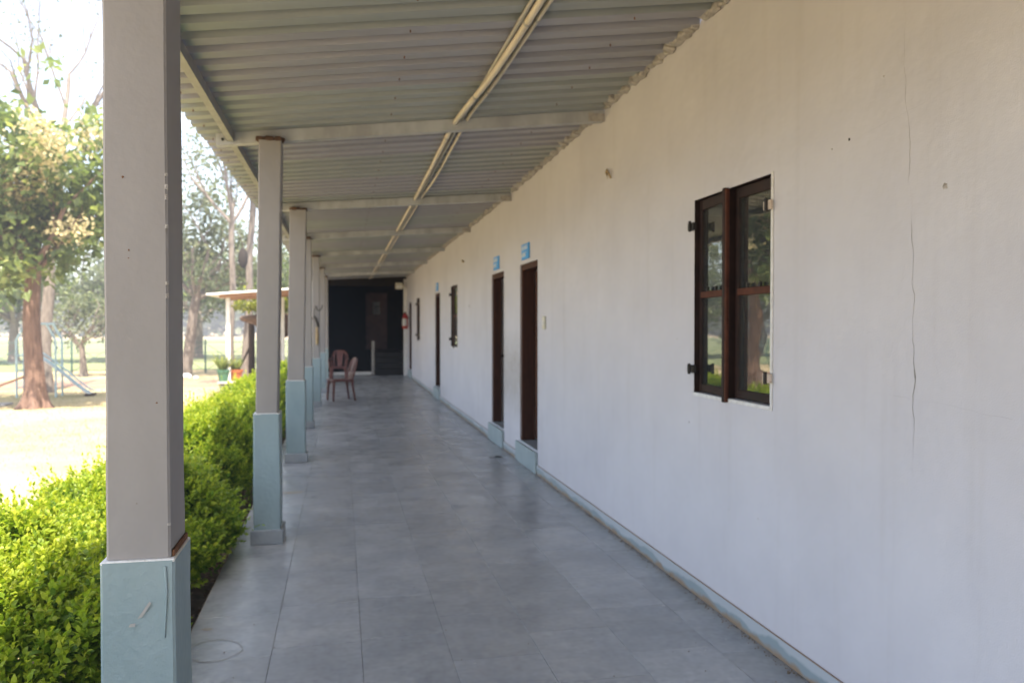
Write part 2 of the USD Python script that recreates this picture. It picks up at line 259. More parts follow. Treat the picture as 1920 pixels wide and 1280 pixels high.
M_bark = noisy('reddish_bark', (0.085, 0.048, 0.034), (0.25, 0.155, 0.115), 5.0, 0.9, bump=1.0, bscale=16, stretch=(4, 4, 0.5))
M_barkg = noisy('grey_bark', (0.12, 0.10, 0.085), (0.26, 0.22, 0.19), 6.0, 0.9, bump=0.8, bscale=20, stretch=(3, 3, 0.6))
M_twig = noisy('twig', (0.06, 0.04, 0.025), (0.12, 0.085, 0.06), 10, 0.9)
M_slideb = noisy('pale_blue_frame_paint', (0.30, 0.44, 0.48), (0.40, 0.53, 0.57), 8, 0.4)
M_chute = noisy('worn_steel_chute', (0.45, 0.45, 0.45), (0.6, 0.6, 0.6), 8, 0.35, metal=0.6)
M_fence = noisy('green_fence_paint', (0.04, 0.10, 0.09), (0.07, 0.15, 0.13), 8, 0.6)
M_plank = noisy('weathered_plank', (0.30, 0.16, 0.10), (0.42, 0.25, 0.17), 6, 0.8)
M_thatch = noisy('brown_thatch', (0.10, 0.06, 0.045), (0.19, 0.12, 0.09), 8, 0.95, bump=0.8, bscale=30)
M_darkwood = noisy('dark_post_wood', (0.03, 0.018, 0.012), (0.06, 0.035, 0.025), 10, 0.85, bump=0.5)
M_terra = noisy('terracotta', (0.36, 0.10, 0.035), (0.44, 0.14, 0.05), 10, 0.7)
M_greenpot = noisy('green_pot_paint', (0.05, 0.14, 0.09), (0.08, 0.19, 0.12), 10, 0.5)
M_nest = noisy('nest_fibre', (0.012, 0.010, 0.009), (0.04, 0.03, 0.025), 20, 0.95, bump=0.8, bscale=40)
M_paper = noisy('paper', (0.6, 0.6, 0.58), (0.7, 0.7, 0.68), 4, 0.7)
M_stain = noisy('chalky_stain', (0.30, 0.30, 0.295), (0.38, 0.375, 0.365), 30, 0.6)

# ------------------------------------------------------------------ ground
GZ = -0.30
def sheet(name, x0, x1, y0, y1, z, m, cat=None, nx=1, ny=1, amp=0.0, scale=0.3, edge=0.0, seed=0):
    xs, ys = np.linspace(x0, x1, nx + 1), np.linspace(y0, y1, ny + 1)
    X, Y = np.meshgrid(xs, ys, indexing='ij')
    if edge:
        w = (meshkit.fbm(np.stack([X * 0.4, Y * 0.4, X * 0 + 3], -1), 3, seed) - 0.5) * edge
        Y = Y + w
    Z = z + amp * (meshkit.fbm(np.stack([X * scale, Y * scale, X * 0], -1), 3, seed) - 0.5) if amp else X * 0 + z
    i, j = np.meshgrid(np.arange(nx), np.arange(ny), indexing='ij'); s = ny + 1
    f = np.stack([i * s + j, (i + 1) * s + j, (i + 1) * s + j + 1, i * s + j + 1], -1).reshape(-1, 4)
    p = MB().add(np.stack([X, Y, Z], -1).reshape(-1, 3), f).build(name, m, smooth=True if amp else False)
    return tag(p, kind='structure')
sheet('ground', -700, 500, -300, 900, GZ - 0.012, M_stubble)
sheet('lawn', -60, -0.752, -25, 35.5, GZ, M_lawn)
sheet('crop_field', -220, 60, 36.5, 120, GZ, M_field)
sheet('dirt_strip', -40, -0.76, 26.5, 30.2, GZ + 0.004, M_dirt, nx=120, ny=2, edge=1.6)
sheet('soil_bed', -1.75, -0.76, -3, 23, GZ + 0.008, M_soil, nx=2, ny=60, amp=0.0)

# ------------------------------------------------------------------ veranda floor
W = 2.0
XE = -0.75
Y0, Y1 = -4.0, 26.0
floor = thing('veranda_floor', None, None); tag(floor, kind='structure')
B((XE + 0.004, Y0, -0.40), (W + 0.02, Y1, -0.006)).build('floor_slab', M_grout, floor)
B((XE - 0.006, Y0, -0.40), (XE + 0.003, Y1, -0.004)).build('floor_edge', M_conc, floor)
rng = np.random.default_rng(5)
strips = [-0.75, -0.33, 0.09, 0.50, 0.92, 1.34, 1.76, 2.0]
YT = 14.0
for k in range(7):
    y = 2.2 + [0.0, 0.10, 0.13, 0.38, 0.05, 0.30, 0.2][k]
    first = True
    ya = 1.2
    while ya < YT - 0.01:
        yb = min(y, YT); g = 0.0009 if k != 1 else 0.0012
        if YT - yb < 0.2: yb = YT
        dz = rng.uniform(-0.0006, 0.0006)
        MB().box((strips[k] + g, ya + g, -0.0059), (strips[k + 1] - g, yb - g, dz), 0.0012).build('floor_tile', M_tile, floor)
        ya = yb; y = yb + 0.60 + rng.uniform(-0.006, 0.006)
B((XE, YT + 0.001, -0.0059), (W, Y1, 0)).build('far_tiling', M_floorfar, floor)
B((XE, Y0, -0.0059), (W, 1.199, 0)).build('near_tiling', M_floorfar, floor)

M_stainf = noisy('rust_floor_stain', (0.33, 0.29, 0.23), (0.38, 0.35, 0.31), 14, 0.5)
M_grit = noisy('grit', (0.16, 0.12, 0.08), (0.30, 0.24, 0.18), 30, 0.9)
M_fleck = noisy('lime_fleck', (0.5, 0.5, 0.48), (0.6, 0.6, 0.58), 30, 0.8)
def blot(cx, cy, rx, ry, seed, m, inner=0.0):
    r = np.random.default_rng(seed); k = 40; t = np.arange(k) / k * 2 * np.pi
    n_ = meshkit.fbm(np.column_stack([np.cos(t) * 1.5 + seed, np.sin(t) * 1.5, t * 0]), 4, seed)
    ro = (0.85 + 0.3 * n_) if inner else (0.6 + 0.7 * n_)
    o = np.column_stack([cx + rx * ro * np.cos(t), cy + ry * ro * np.sin(t), np.full(k, 0.0016)])
    if inner:
        w_ = inner * (0.4 + meshkit.fbm(np.column_stack([np.cos(t) * 3, np.sin(t) * 3, t * 0 + 4]), 3, seed))
        i_ = np.column_stack([cx + (rx * ro - w_) * np.cos(t), cy + (ry * ro - w_) * np.sin(t), np.full(k, 0.0016)])
        f = [(a, (a + 1) % k, k + (a + 1) % k, k + a) for a in range(k)]; MB().add(np.vstack([o, i_]), f).build('stain', m, floor)
    else: MB().add(np.vstack([o, [(cx, cy, 0.0016)]]), [(a, (a + 1) % k, k) for a in range(k)]).build('stain', m, floor)
blot(-0.60, 4.12, 0.13, 0.14, 3, M_stain, 0.006)
blot(-0.68, 4.42, 0.03, 0.02, 5, M_stainf); blot(-0.50, 7.9, 0.16, 0.05, 8, M_stainf)
rg = np.random.default_rng(77); gm, wmb = MB(), MB()
for q_ in range(900):
    near = rg.random() < 0.8
    x_ = W - 0.016 - abs(rg.normal(0, 0.022)) if near else rg.uniform(-0.7, 1.98)
    y_ = 2.5 + 12 * rg.random() ** 1.6; s_ = rg.uniform(0.002, 0.006) * (1 if near else 0.8)
    gm.add(np.array([(x_ - s_, y_ - s_, 0.001), (x_ + s_, y_ - s_ * .6, 0.001), (x_ + s_ * .3, y_ + s_, 0.001), (x_, y_, 0.001 + s_)]), [(0, 1, 3), (1, 2, 3), (2, 0, 3)])
p = gm.build('floor_grit', M_grit, None); tag(p, 'tan grit swept against the skirting and scattered on the floor', 'grit', kind='stuff')
for q_ in range(22):
    x_, y_, s_ = rg.uniform(0.2, 1.95), rg.uniform(3.2, 8), rg.uniform(0.003, 0.008)
    t_ = np.arange(6) / 6 * 2 * np.pi
    wmb.add(np.vstack([np.column_stack([x_ + s_ * np.cos(t_), y_ + s_ * 0.6 * np.sin(t_), np.full(6, 0.0011)]), [(x_, y_, 0.0022)]]), [(a, (a + 1) % 6, 6) for a in range(6)])
p = wmb.build('lime_flecks', M_fleck, None); tag(p, 'small white flecks of lime fallen on the dark floor', 'lime flecks', kind='stuff')

# ------------------------------------------------------------------ the long building
bld = thing('long_building', 'long whitewashed building with brown doors and casement windows along the tiled veranda', 'building')
doors = dict(A=(8.37, 9.235), B=(10.19, 11.05), C=(17.05, 17.95), D=(24.15, 25.0))
wins = [(3.60, 4.475), (14.41, 15.30), (21.50, 22.40)]
ZD0, ZD1, ZW0, ZW1 = 0.235, 2.235, 1.165, 2.27
WT = 0.20
def zw(y): return np.interp(y, [2, 4.1, 6.2, 9.8, 13, 25], [3.31, 3.265, 3.215, 3.13, 3.11, 3.07])      # underside of the roof at the wall
poly = sbox(Y0, -0.3, Y1, 3.9)
for a, b in doors.values(): poly = poly.difference(sbox(a, ZD0, b, ZD1))
for a, b in wins: poly = poly.difference(sbox(a, ZW0, b, ZW1))
wm = trimesh.creation.extrude_polygon(poly, WT, engine='earcut')
v = wm.vertices; wm.vertices = np.stack([W + v[:, 2], v[:, 0], v[:, 1]], 1)
MB().tm(wm).build('wall', M_wall, bld)
# rooms behind
room = MB()
x0, x1 = W + WT, W + WT + 3.6
bp = sbox(Y0, -0.3, Y1 + 4.4, 3.5).difference(sbox(10.3, 1.1, 12.0, 2.4)).difference(sbox(8.0, 1.1, 9.2, 2.2))
bm = trimesh.creation.extrude_polygon(bp, 0.2, engine='earcut'); bv = bm.vertices; bm.vertices = np.stack([x1 + bv[:, 2], bv[:, 0], bv[:, 1]], 1)
room.tm(bm)
room.box((x0 + 0.001, Y0, 3.0), (x1, Y1, 3.1)).box((x0 + 0.001, Y0, -0.3), (x1, Y1, ZD0 - 0.012))
for y in (Y0, 0.6, 7.2, 9.75, 12.4, 16.3, 20.0, 23.6, 25.86): room.box((x0 + 0.001, y, ZD0 - 0.012), (x1, y + 0.12, 3.0))
room.build('room', M_inner, bld)
# skirting, broken by the door blocks
edges = [Y0] + sum([[a - 0.02, b + 0.13] for a, b in doors.values()], []) + [Y1]
for i in range(0, len(edges), 2):
    B((W - 0.014, edges[i], 0.0005), (W - 0.0005, edges[i + 1], 0.099), 0.004).build('skirting', M_skirt, bld)
for k, (a, b) in doors.items():
    B((W - 0.032, a - 0.015, 0.0008), (W - 0.0006, b + 0.125, 0.225), 0.006).build('door_step', M_step, bld)
    B((W + 0.0, a + 0.001, ZD0 + 0.0005), (W + WT, b - 0.001, ZD0 + 0.012)).build('threshold', M_plinth, bld)

def door(key, leaf):
    a, b = doors[key]
    d = xf('door', bld)
    fw_, fd = 0.065, (0.11 if key == 'B' else 0.148)
    fr = MB().box((W + 0.012, a + 0.002, ZD0 + 0.013), (W + 0.012 + fd, a + fw_, ZD1 - 0.002), 0.004)
    fr.box((W + 0.012, b - fw_, ZD0 + 0.013), (W + 0.012 + fd, b - 0.002, ZD1 - 0.002), 0.004)
    fr.box((W + 0.012, a + fw_ + 0.001, ZD1 - fw_), (W + 0.012 + fd, b - fw_ - 0.001, ZD1 - 0.002), 0.004)
    fr.build('frame', M_wood, d)
    if leaf == 'far':       # hinged on the far jamb, standing open into the room
        yl = b - fw_ - 0.045
        L = xf('leaf', d)
        B((W + 0.165, yl, ZD0 + 0.03), (W + 0.165 + 0.73, yl + 0.035, ZD1 - 0.07), 0.004).build('board', M_woodl, L)
        for z0 in (0.45, 1.35): B((W + 0.27, yl - 0.012, z0), (W + 0.79, yl - 0.0005, z0 + 0.62), 0.008).build('raised_panel', M_woodl, L)
        B((W + 0.80, yl - 0.03, 1.18), (W + 0.825, yl - 0.0006, 1.32), 0.005).build('handle', M_iron, L)
    elif leaf == 'shut':
        L = xf('leaf', d)
        B((W + 0.07, a + fw_ + 0.002, ZD0 + 0.03), (W + 0.105, b - fw_ - 0.002, ZD1 - fw_ - 0.003), 0.004).build('board', M_wood, L)
        for z0 in (0.45, 1.35): B((W + 0.058, a + 0.17, z0), (W + 0.0695, b - 0.17, z0 + 0.62), 0.008).build('raised_panel', M_wood, L)
        B((W + 0.03, a + 0.10, 1.18), (W + 0.0695, a + 0.125, 1.32), 0.005).build('handle', M_iron, L)
    else:
        L = xf('leaf', d)
        yl = a + fw_ + 0.01
        B((W + 0.165, yl, ZD0 + 0.03), (W + 0.165 + 0.73, yl + 0.035, ZD1 - 0.07), 0.004).build('board', M_wood, L)
        B((W + 0.12, b - fw_ - 0.03, 1.12), (W + 0.17, b - fw_ - 0.001, 1.16), 0.004).build('bolt', M_iron, d)
door('A', 'far'); door('B', 'near'); door('C', 'far'); door('D', 'shut')

def window(a, b, detail=True, near_k=0.002):
    w = xf('window', bld)
    rx = W + 0.030                                   # outer face of the sashes
    ym = (a + b) / 2 + 0.02
    # white strip on the wall round the opening, on the near side and below
    B((W - 0.006, a - 0.022, ZW0 - 0.02), (W - 0.0004, a - 0.001, ZW1 + 0.006), 0.002).build('edge_strip', M_wring, w)
    B((W - 0.006, a, ZW0 - 0.02), (W - 0.0004, b, ZW0 - 0.001), 0.002).build('edge_strip', M_wring, w)
    fr = MB()
    fr.box((rx + 0.03, a + 0.001, ZW0 + 0.001), (rx + 0.09, a + 0.03, ZW1 - 0.001)).box((rx + 0.03, b - 0.03, ZW0 + 0.001), (rx + 0.09, b - 0.001, ZW1 - 0.001))
    fr.box((W + 0.001, b - 0.0035, ZW0 + 0.001), (rx + 0.0295, b - 0.0005, ZW1 - 0.001)).box((W + 0.001, a + 0.001, ZW1 - 0.0035), (rx + 0.0295, b - 0.004, ZW1 - 0.0005))
    fr.box((rx + 0.03, a + 0.031, ZW1 - 0.045), (rx + 0.09, b - 0.031, ZW1 - 0.001)).box((rx + 0.03, a + 0.031, ZW0 + 0.001), (rx + 0.09, b - 0.031, ZW0 + 0.035))
    fr.build('frame', M_sash, w)
    B((W - 0.026, ym - 0.014, ZW0 - 0.022), (W + 0.05, ym + 0.014, ZW1 + 0.004), 0.004).build('mullion', M_sash, w)
    B((W - 0.024, ym - 0.030, ZW0 - 0.018), (W - 0.002, ym - 0.0145, ZW1 - 0.002), 0.004).build('mullion_strip', M_rib, w)
    zr = 1.725
    for (p, q, thick_near) in ((a + 0.004, ym - 0.031, False), (ym + 0.015, b - 0.004, False)):
        s_ = MB()
        s_.box((rx, p, ZW0 + 0.004), (rx + 0.028, p + 0.026, ZW1 - 0.004), 0.003).box((rx, q - 0.034, ZW0 + 0.004), (rx + 0.028, q, ZW1 - 0.004), 0.003)
        s_.box((rx + 0.001, p + 0.0265, ZW1 - 0.06), (rx + 0.027, q - 0.0345, ZW1 - 0.005), 0.003).box((rx + 0.001, p + 0.0265, ZW0 + 0.005), (rx + 0.027, q - 0.0345, ZW0 + 0.05), 0.003)
        hinge = b if q > ym else a
        k_ = 0.06 if q > ym else near_k
        def ajar(m_, h=hinge, k_=k_):
            m_.v = [np.column_stack([vv[:, 0] - k_ * np.abs(vv[:, 1] - h), vv[:, 1:]]) for vv in m_.v]; return m_
        ajar(s_).build('sash', M_sash, w)
        ajar(B((rx - 0.006, p + 0.027, zr - 0.018), (rx + 0.026, q - 0.035, zr + 0.018), 0.003)).build('rail', M_rib, w)
        for (z0, z1) in ((ZW0 + 0.048, zr - 0.016), (zr + 0.016, ZW1 - 0.058)):
            ajar(B((rx + 0.012, p + 0.024, z0), (rx + 0.016, q - 0.032, z1))).build('pane', M_glass, w)
        if detail:
            for t in (0.35, 0.65):
                yy_ = p + t * (q - p)
                ajar(B((rx - 0.012, yy_ - 0.009, zr + 0.0185), (rx + 0.004, yy_ + 0.009, zr + 0.042), 0.003)).build('latch', M_iron, w)
    nb = 11
    for i in range(nb):
        y = a + 0.06 + (b - a - 0.12) * i / (nb - 1)
        MB().tube([(rx + 0.05, y, ZW0 + 0.036), (rx + 0.05, y, ZW1 - 0.046)], 0.005, 6).build('grille_bar', M_bar, w)
    for z in (2.12, 1.30):
        for (y, sgn) in ((a, -1), (b, 1)):
            B((W - 0.024, y - 0.03 * (sgn > 0) - 0.028 * (sgn < 0), z - 0.022), (W - 0.007 if sgn < 0 else W - 0.0005, y + 0.045 * (sgn > 0) + 0.04 * (sgn < 0), z + 0.022), 0.004).build('hinge', M_iron if sgn > 0 else M_bar, w)
            MB().tube([(W - 0.03, y, z - 0.03), (W - 0.03, y, z + 0.03)], 0.009, 8).build('hinge_pin', M_iron, w)
for i, (a, b) in enumerate(wins): window(a, b, i < 2, (0.002, 0.10, 0.08)[i])

# cracks, holes and old fixings in the wall
def ribbon(name, pts, wid, m, label=None):
    """thin dark crack lying on the wall; pts in (y, z)"""
    pts = np.array(pts); n = len(pts)
    d = np.gradient(pts, axis=0); nn = np.stack([-d[:, 1], d[:, 0]], 1); nn /= np.linalg.norm(nn, axis=1, keepdims=True)
    a, b = pts + nn * wid[:, None], pts - nn * wid[:, None]
    v = np.vstack([np.column_stack([np.full(n, W - 0.0006), a]), np.column_stack([np.full(n, W - 0.0006), b])])
    f = [(i, i + 1, n + i + 1, n + i) for i in range(n - 1)]
    MB().add(v, f).build(name, m, bld, label=label)
M_crack = noisy('crack_dark', (0.16, 0.15, 0.14), (0.36, 0.34, 0.32), 40, 0.9)
rng = np.random.default_rng(11)
z = np.linspace(2.95, 0.95, 150); yb = np.interp(z, [0.95, 1.37, 1.75, 2.3, 2.41, 2.95], [2.600, 2.593, 2.605, 2.638, 2.66, 2.655])
yb += (meshkit.fbm(np.stack([z * 14, z * 0, z * 0], -1), 4, 3) - 0.5) * 0.03
wd = 0.0004 + 0.0011 * meshkit.fbm(np.stack([z * 9, z * 0 + 5, z * 0], -1), 3, 8) ** 2 * 2
wd *= np.clip((meshkit.noise(np.stack([z * 6, z * 0 + 2, z * 0], -1), 4) - 0.22) * 3, 0.12, 1.3) * np.interp(z, [0.95, 1.2, 2.38, 2.45, 2.95], [0.3, 1, 0.9, 0.25, 0.1])
wd[np.abs(z - 1.375) < 0.016] = 0.0042
ribbon('crack', np.column_stack([yb, z]), wd, M_crack)
t = np.linspace(0, 1, 40)
ribbon('crack', np.column_stack([2.98 - 0.80 * t, 2.285 + 0.085 * t + 0.012 * (meshkit.fbm(np.column_stack([t * 7, t * 0, t * 0]), 3, 2) - 0.5)]), 0.0003 * meshkit.fbm(np.column_stack([t * 6, t * 0, t * 0 + 3]), 2, 5), M_crack)
ribbon('crack', np.column_stack([2.80 - 0.65 * t, 1.30 - 0.035 * t + 0.012 * (meshkit.fbm(np.column_stack([t * 6, t * 0, t * 0 + 9]), 3, 4) - 0.5)]), 0.0003 * meshkit.fbm(np.column_stack([t * 5, t * 0, t * 0 + 7]), 2, 6), M_crack)
def wall_chip(y, z, s, m, label):
    r = np.random.default_rng(int(y * 1000)); k = 12; t = np.arange(k) / k * 2 * np.pi
    rad = s * r.uniform(0.5, 1.1, k)
    v = np.vstack([[(W - 0.004, y, z)], np.column_stack([np.full(k, W - 0.0005), y + rad * np.cos(t), z + rad * np.sin(t) * 0.8])])
    MB().add(v, [(0, i + 1, (i + 1) % k + 1) for i in range(k)]).build('wall_scar', m, bld, label=label)
wall_chip(2.99, 2.296, 0.010, M_iron, 'small dark plug hole high on the wall')
wall_chip(2.45, 2.02, 0.016, M_mortar, 'faint tan scar on the near wall')
MB().tube([(W - 0.002, 6.08, 2.70), (W - 0.02, 6.05, 2.715), (W - 0.03, 6.00, 2.725), (W - 0.025, 5.965, 2.69), (W - 0.012, 5.96, 2.655)], 0.008, 6).build('old_hook', M_tan, bld, True, 'bent rusty hook left above the near window')
wall_chip(6.075, 2.69, 0.03, M_mortar, 'broken plaster round the bent hook')
MB().tube([(W - 0.002, 13.75, 2.61), (W - 0.03, 13.66, 2.63), (W - 0.02, 13.56, 2.60)], 0.012, 6).build('old_hook', M_tan, bld, True, 'far bent hook between the second window and the doors')
_r = np.random.default_rng(31)
for _k in range(16):
    wall_chip(float(_r.uniform(2.3, 8.0)), float(_r.choice([_r.uniform(0.12, 0.9), _r.uniform(0.9, 2.9)])), float(_r.uniform(0.003, 0.008)), M_mortar if _k % 3 else M_crack, None)
wall_chip(13.05, 1.86, 0.03, M_iron, 'dark chip beside the second window')

# end of the veranda: dark stair hall
hall = thing('stair_hall', 'dark stair hall closing the far end of the veranda', 'hall')
HE = 30.2
sh = MB()
sh.box((-0.95, Y1 + 0.02, -0.3), (-0.40, Y1 + 0.22, 3.0)).build('end_pier', M_white, hall)
B((1.90, Y1 - 0.28, 0.0), (1.999, Y1 - 0.02, 2.98)).build('end_pier', M_white, hall)
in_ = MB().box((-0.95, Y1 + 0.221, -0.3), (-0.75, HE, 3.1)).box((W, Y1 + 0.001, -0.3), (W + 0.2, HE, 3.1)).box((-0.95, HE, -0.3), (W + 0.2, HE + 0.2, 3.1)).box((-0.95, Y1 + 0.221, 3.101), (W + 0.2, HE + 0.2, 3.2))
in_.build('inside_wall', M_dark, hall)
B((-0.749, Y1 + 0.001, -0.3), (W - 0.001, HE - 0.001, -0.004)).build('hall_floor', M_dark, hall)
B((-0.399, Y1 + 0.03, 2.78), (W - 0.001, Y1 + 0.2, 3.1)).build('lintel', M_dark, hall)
B((-0.74, Y1 + 0.25, 0.0), (0.92, Y1 + 0.40, 0.10), 0.006).build('kerb', M_white, hall)
B((0.925, Y1 + 0.20, 0.0), (1.02, Y1 + 0.34, 1.06), 0.01).build('newel_post', M_conc, hall, label='short white post at the foot of the dark steps')
for i in range(4):
    B((1.03, Y1 + 0.5 + 0.3 * i, 0), (W - 0.004, Y1 + 0.8 + 0.3 * i if i < 3 else HE - 0.002, 0.17 * (i + 1)), 0.005).build('step', M_iron, hall)
dd = xf('door', hall)
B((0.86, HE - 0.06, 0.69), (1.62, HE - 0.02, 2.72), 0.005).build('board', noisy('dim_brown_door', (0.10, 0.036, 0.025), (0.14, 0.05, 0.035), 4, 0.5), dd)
B((1.12, HE - 0.07, 1.95), (1.36, HE - 0.061, 2.40)).build('notice', noisy('grey_notice', (0.35, 0.35, 0.35), (0.45, 0.45, 0.45), 6, 0.8), dd)
for zf in (2.02, 2.09, 2.16, 2.23): B((1.15, HE - 0.072, zf), (1.33, HE - 0.0702, zf + 0.025)).build('notice_line', M_iron, dd)

# ------------------------------------------------------------------ roof
roof = thing('veranda_roof', 'corrugated metal lean-to roof on steel rafters above the veranda', 'roof')
XC, ZC, XEAVE = -0.47, 2.945, -0.96
def zr(x, y): return ZC + (x - XC) * (zw(y) - ZC) / (W - XC)      # underside of the sheets
PITCH_R = 0.205
def sheet_mesh(y0, nr, mat_, x_end):
    prof = []
    for k in range(nr):
        o = y0 + k * PITCH_R
        prof += [(o + 0.0, 0.0), (o + 0.100, 0.0), (o + 0.112, 0.048), (o + 0.192, 0.048), (o + 0.2045, 0.0)]
    prof = np.array(prof)
    xs = np.array([x_end, -0.2, 0.8, W - 0.004])
    P = []
    for off in (0.0, 0.0012):
        for x in xs: P.append(np.column_stack([np.full(len(prof), x), prof[:, 0], zr(x, prof[:, 0]) + prof[:, 1] + off]))
    n = len(prof); v = np.vstack(P); f = []
    K = len(xs)
    for L in (0, 1):
        for i in range(K - 1):
            for j in range(n - 1):
                q = [(L * K + i) * n + j, (L * K + i + 1) * n + j, (L * K + i + 1) * n + j + 1, (L * K + i) * n + j + 1]
                f.append(q if L else q[::-1])
    for j in range(n - 1):
        f.append([j, j + 1, K * n + j + 1, K * n + j]); a = (K - 1) * n; f.append([a + j + 1, a + j, (2 * K - 1) * n + j, (2 * K - 1) * n + j + 1])
    MB().add(v, f).build('roof_sheet', mat_, roof)
rng = np.random.default_rng(3)
y = Y0; k = 0
while y < Y1 + 0.1:
    sheet_mesh(y, 5, (M_sheetB if k % 2 else M_sheetA), XEAVE + rng.uniform(-0.02, 0.02)); y += 5 * PITCH_R; k += 1
COLY = [2.35, 6.08, 9.65, 12.85, 16.15, 19.5, 22.85]
RAFT = [c + 0.07 for c in COLY]
for i, yr in enumerate(RAFT):
    xa, xb = -0.86, W - 0.002
    v = []
    for x in (xa, xb):
        zt = float(zr(x, yr)) - 0.001
        for (yy_, dz) in ((yr, 0), (yr + 0.075, 0), (yr + 0.075, -0.085), (yr, -0.085)): v.append((x, yy_, zt + dz))
    R = MB().add(v, [(0, 1, 2, 3), (7, 6, 5, 4), (0, 4, 5, 1), (1, 5, 6, 2), (2, 6, 7, 3), (3, 7, 4, 0)])
    r_ = R.build('rafter', M_beam, roof)
    zt = float(zr(-0.83, yr))
    if i < 4:
        MB().tube([(-0.815, yr - 0.012, zt - 0.045), (-0.815, yr + 0.002, zt - 0.045)], 0.010, 8).build('bolt', M_iron, r_)
        B((W - 0.13, yr - 0.006, float(zr(W, yr)) - 0.095), (W - 0.0015, yr - 0.0006, float(zr(W, yr)) - 0.03), 0.002).build('wall_plate', M_mortar, r_)
for i in range(-1, len(RAFT)):
    ya = Y0 if i < 0 else RAFT[i] + 0.076
    yb = RAFT[i + 1] - 0.001 if i + 1 < len(RAFT) else Y1
    x = -0.76
    v = []
    for yy_ in (ya, yb):
        zt = float(zr(x, yy_)) - 0.001
        for (dx, dz) in ((-0.022, 0), (0.022, 0), (0.022, -0.065), (-0.022, -0.065)): v.append((x + dx, yy_, zt + dz))
    MB().add(v, [(0, 1, 2, 3), (7, 6, 5, 4), (0, 4, 5, 1), (1, 5, 6, 2), (2, 6, 7, 3), (3, 7, 4, 0)]).build('purlin', M_galv, roof)
sc = MB()
for yy_ in np.arange(Y0 + 0.05, Y1 - 0.2, PITCH_R * 2):
    for x in (-0.90, 0.35, 1.55):
        z_ = float(zr(x, yy_))
        sc.tube([(x, yy_, z_ - 0.012), (x, yy_, z_ + 0.001)], 0.004, 6)
sc.build('roofing_screws', M_rust, roof, kind='stuff')
# mortar packed between sheets and wall
rng = np.random.default_rng(17)
mt = MB()
for yy_ in np.arange(Y0, Y1 - 0.1, 0.055):
    if any(abs(yy_ + 0.03 - r - 0.037) < 0.09 for r in RAFT) or rng.random() < 0.12: continue
    w_, d_ = rng.uniform(0.05, 0.11), rng.uniform(0.02, 0.08)
    h_ = rng.uniform(0.008, 0.035)
    zt = float(zr(W, yy_))
    mt.rbox((W - d_ / 2 + 0.004, yy_ + 0.03, zt - h_ / 2 + 0.012), (d_, w_, h_ + 0.02), rng.uniform(-0.35, 0.35), 0.008, 0.25 + rng.uniform(-0.1, 0.1), rng.uniform(-0.2, 0.2))
mt.build('mortar', M_mortar, roof, kind='stuff')

# conduits slung under the sheets
def conduit(label, pts, r, m):
    pts = np.array(pts, float); ys = np.arange(pts[0, 0], pts[-1, 0], 0.10)
    xs = np.interp(ys, pts[:, 0], pts[:, 1]); dz = np.interp(ys, pts[:, 0], pts[:, 2])
    k = np.ones(5) / 5; xs = np.convolve(np.pad(xs, 2, 'edge'), k, 'valid'); dz = np.convolve(np.pad(dz, 2, 'edge'), k, 'valid')
    t = thing('conduit_pipe', label, 'pipe', group=None)
    MB().tube(np.column_stack([xs, ys, zr(xs, ys) - r - 0.002 - dz]), r, 10).build('pipe', m, t, True)
    for yc in np.arange(ys[0] + 0.9, min(ys[-1], 16), 1.25):
        i = int(np.argmin(np.abs(ys - yc)))
        MB().tube([(xs[i], yc - 0.012, zr(xs[i], yc) - r - 0.002 - dz[i]), (xs[i], yc + 0.012, zr(xs[i], yc) - r - 0.002 - dz[i])], r + 0.003, 10).build('clip', M_pvcg, t)
conduit('thick cream conduit that swerves left before the second rafter', [(-3, .97, .0), (3, .955, .0), (4.3, .935, .01), (5.0, .90, .03), (5.9, .835, .02), (6.3, .835, .0), (8, .845, 0), (26, .86, 0)], 0.019, M_pvc)
conduit('thin grey conduit running straight between the two cream ones', [(-3, .91, 0), (4, .905, 0), (6, .885, 0), (26, .90, 0)], 0.011, M_pvcg)
conduit('thin cream conduit nearest the white wall, kinked beyond the second rafter', [(-3, 1.02, 0), (3.4, 1.01, .0), (5.2, .965, .012), (6.0, .925, 0), (8.2, .95, .0), (8.6, .93, .03), (9.4, .925, 0), (26, .94, 0)], 0.012, M_pvc)

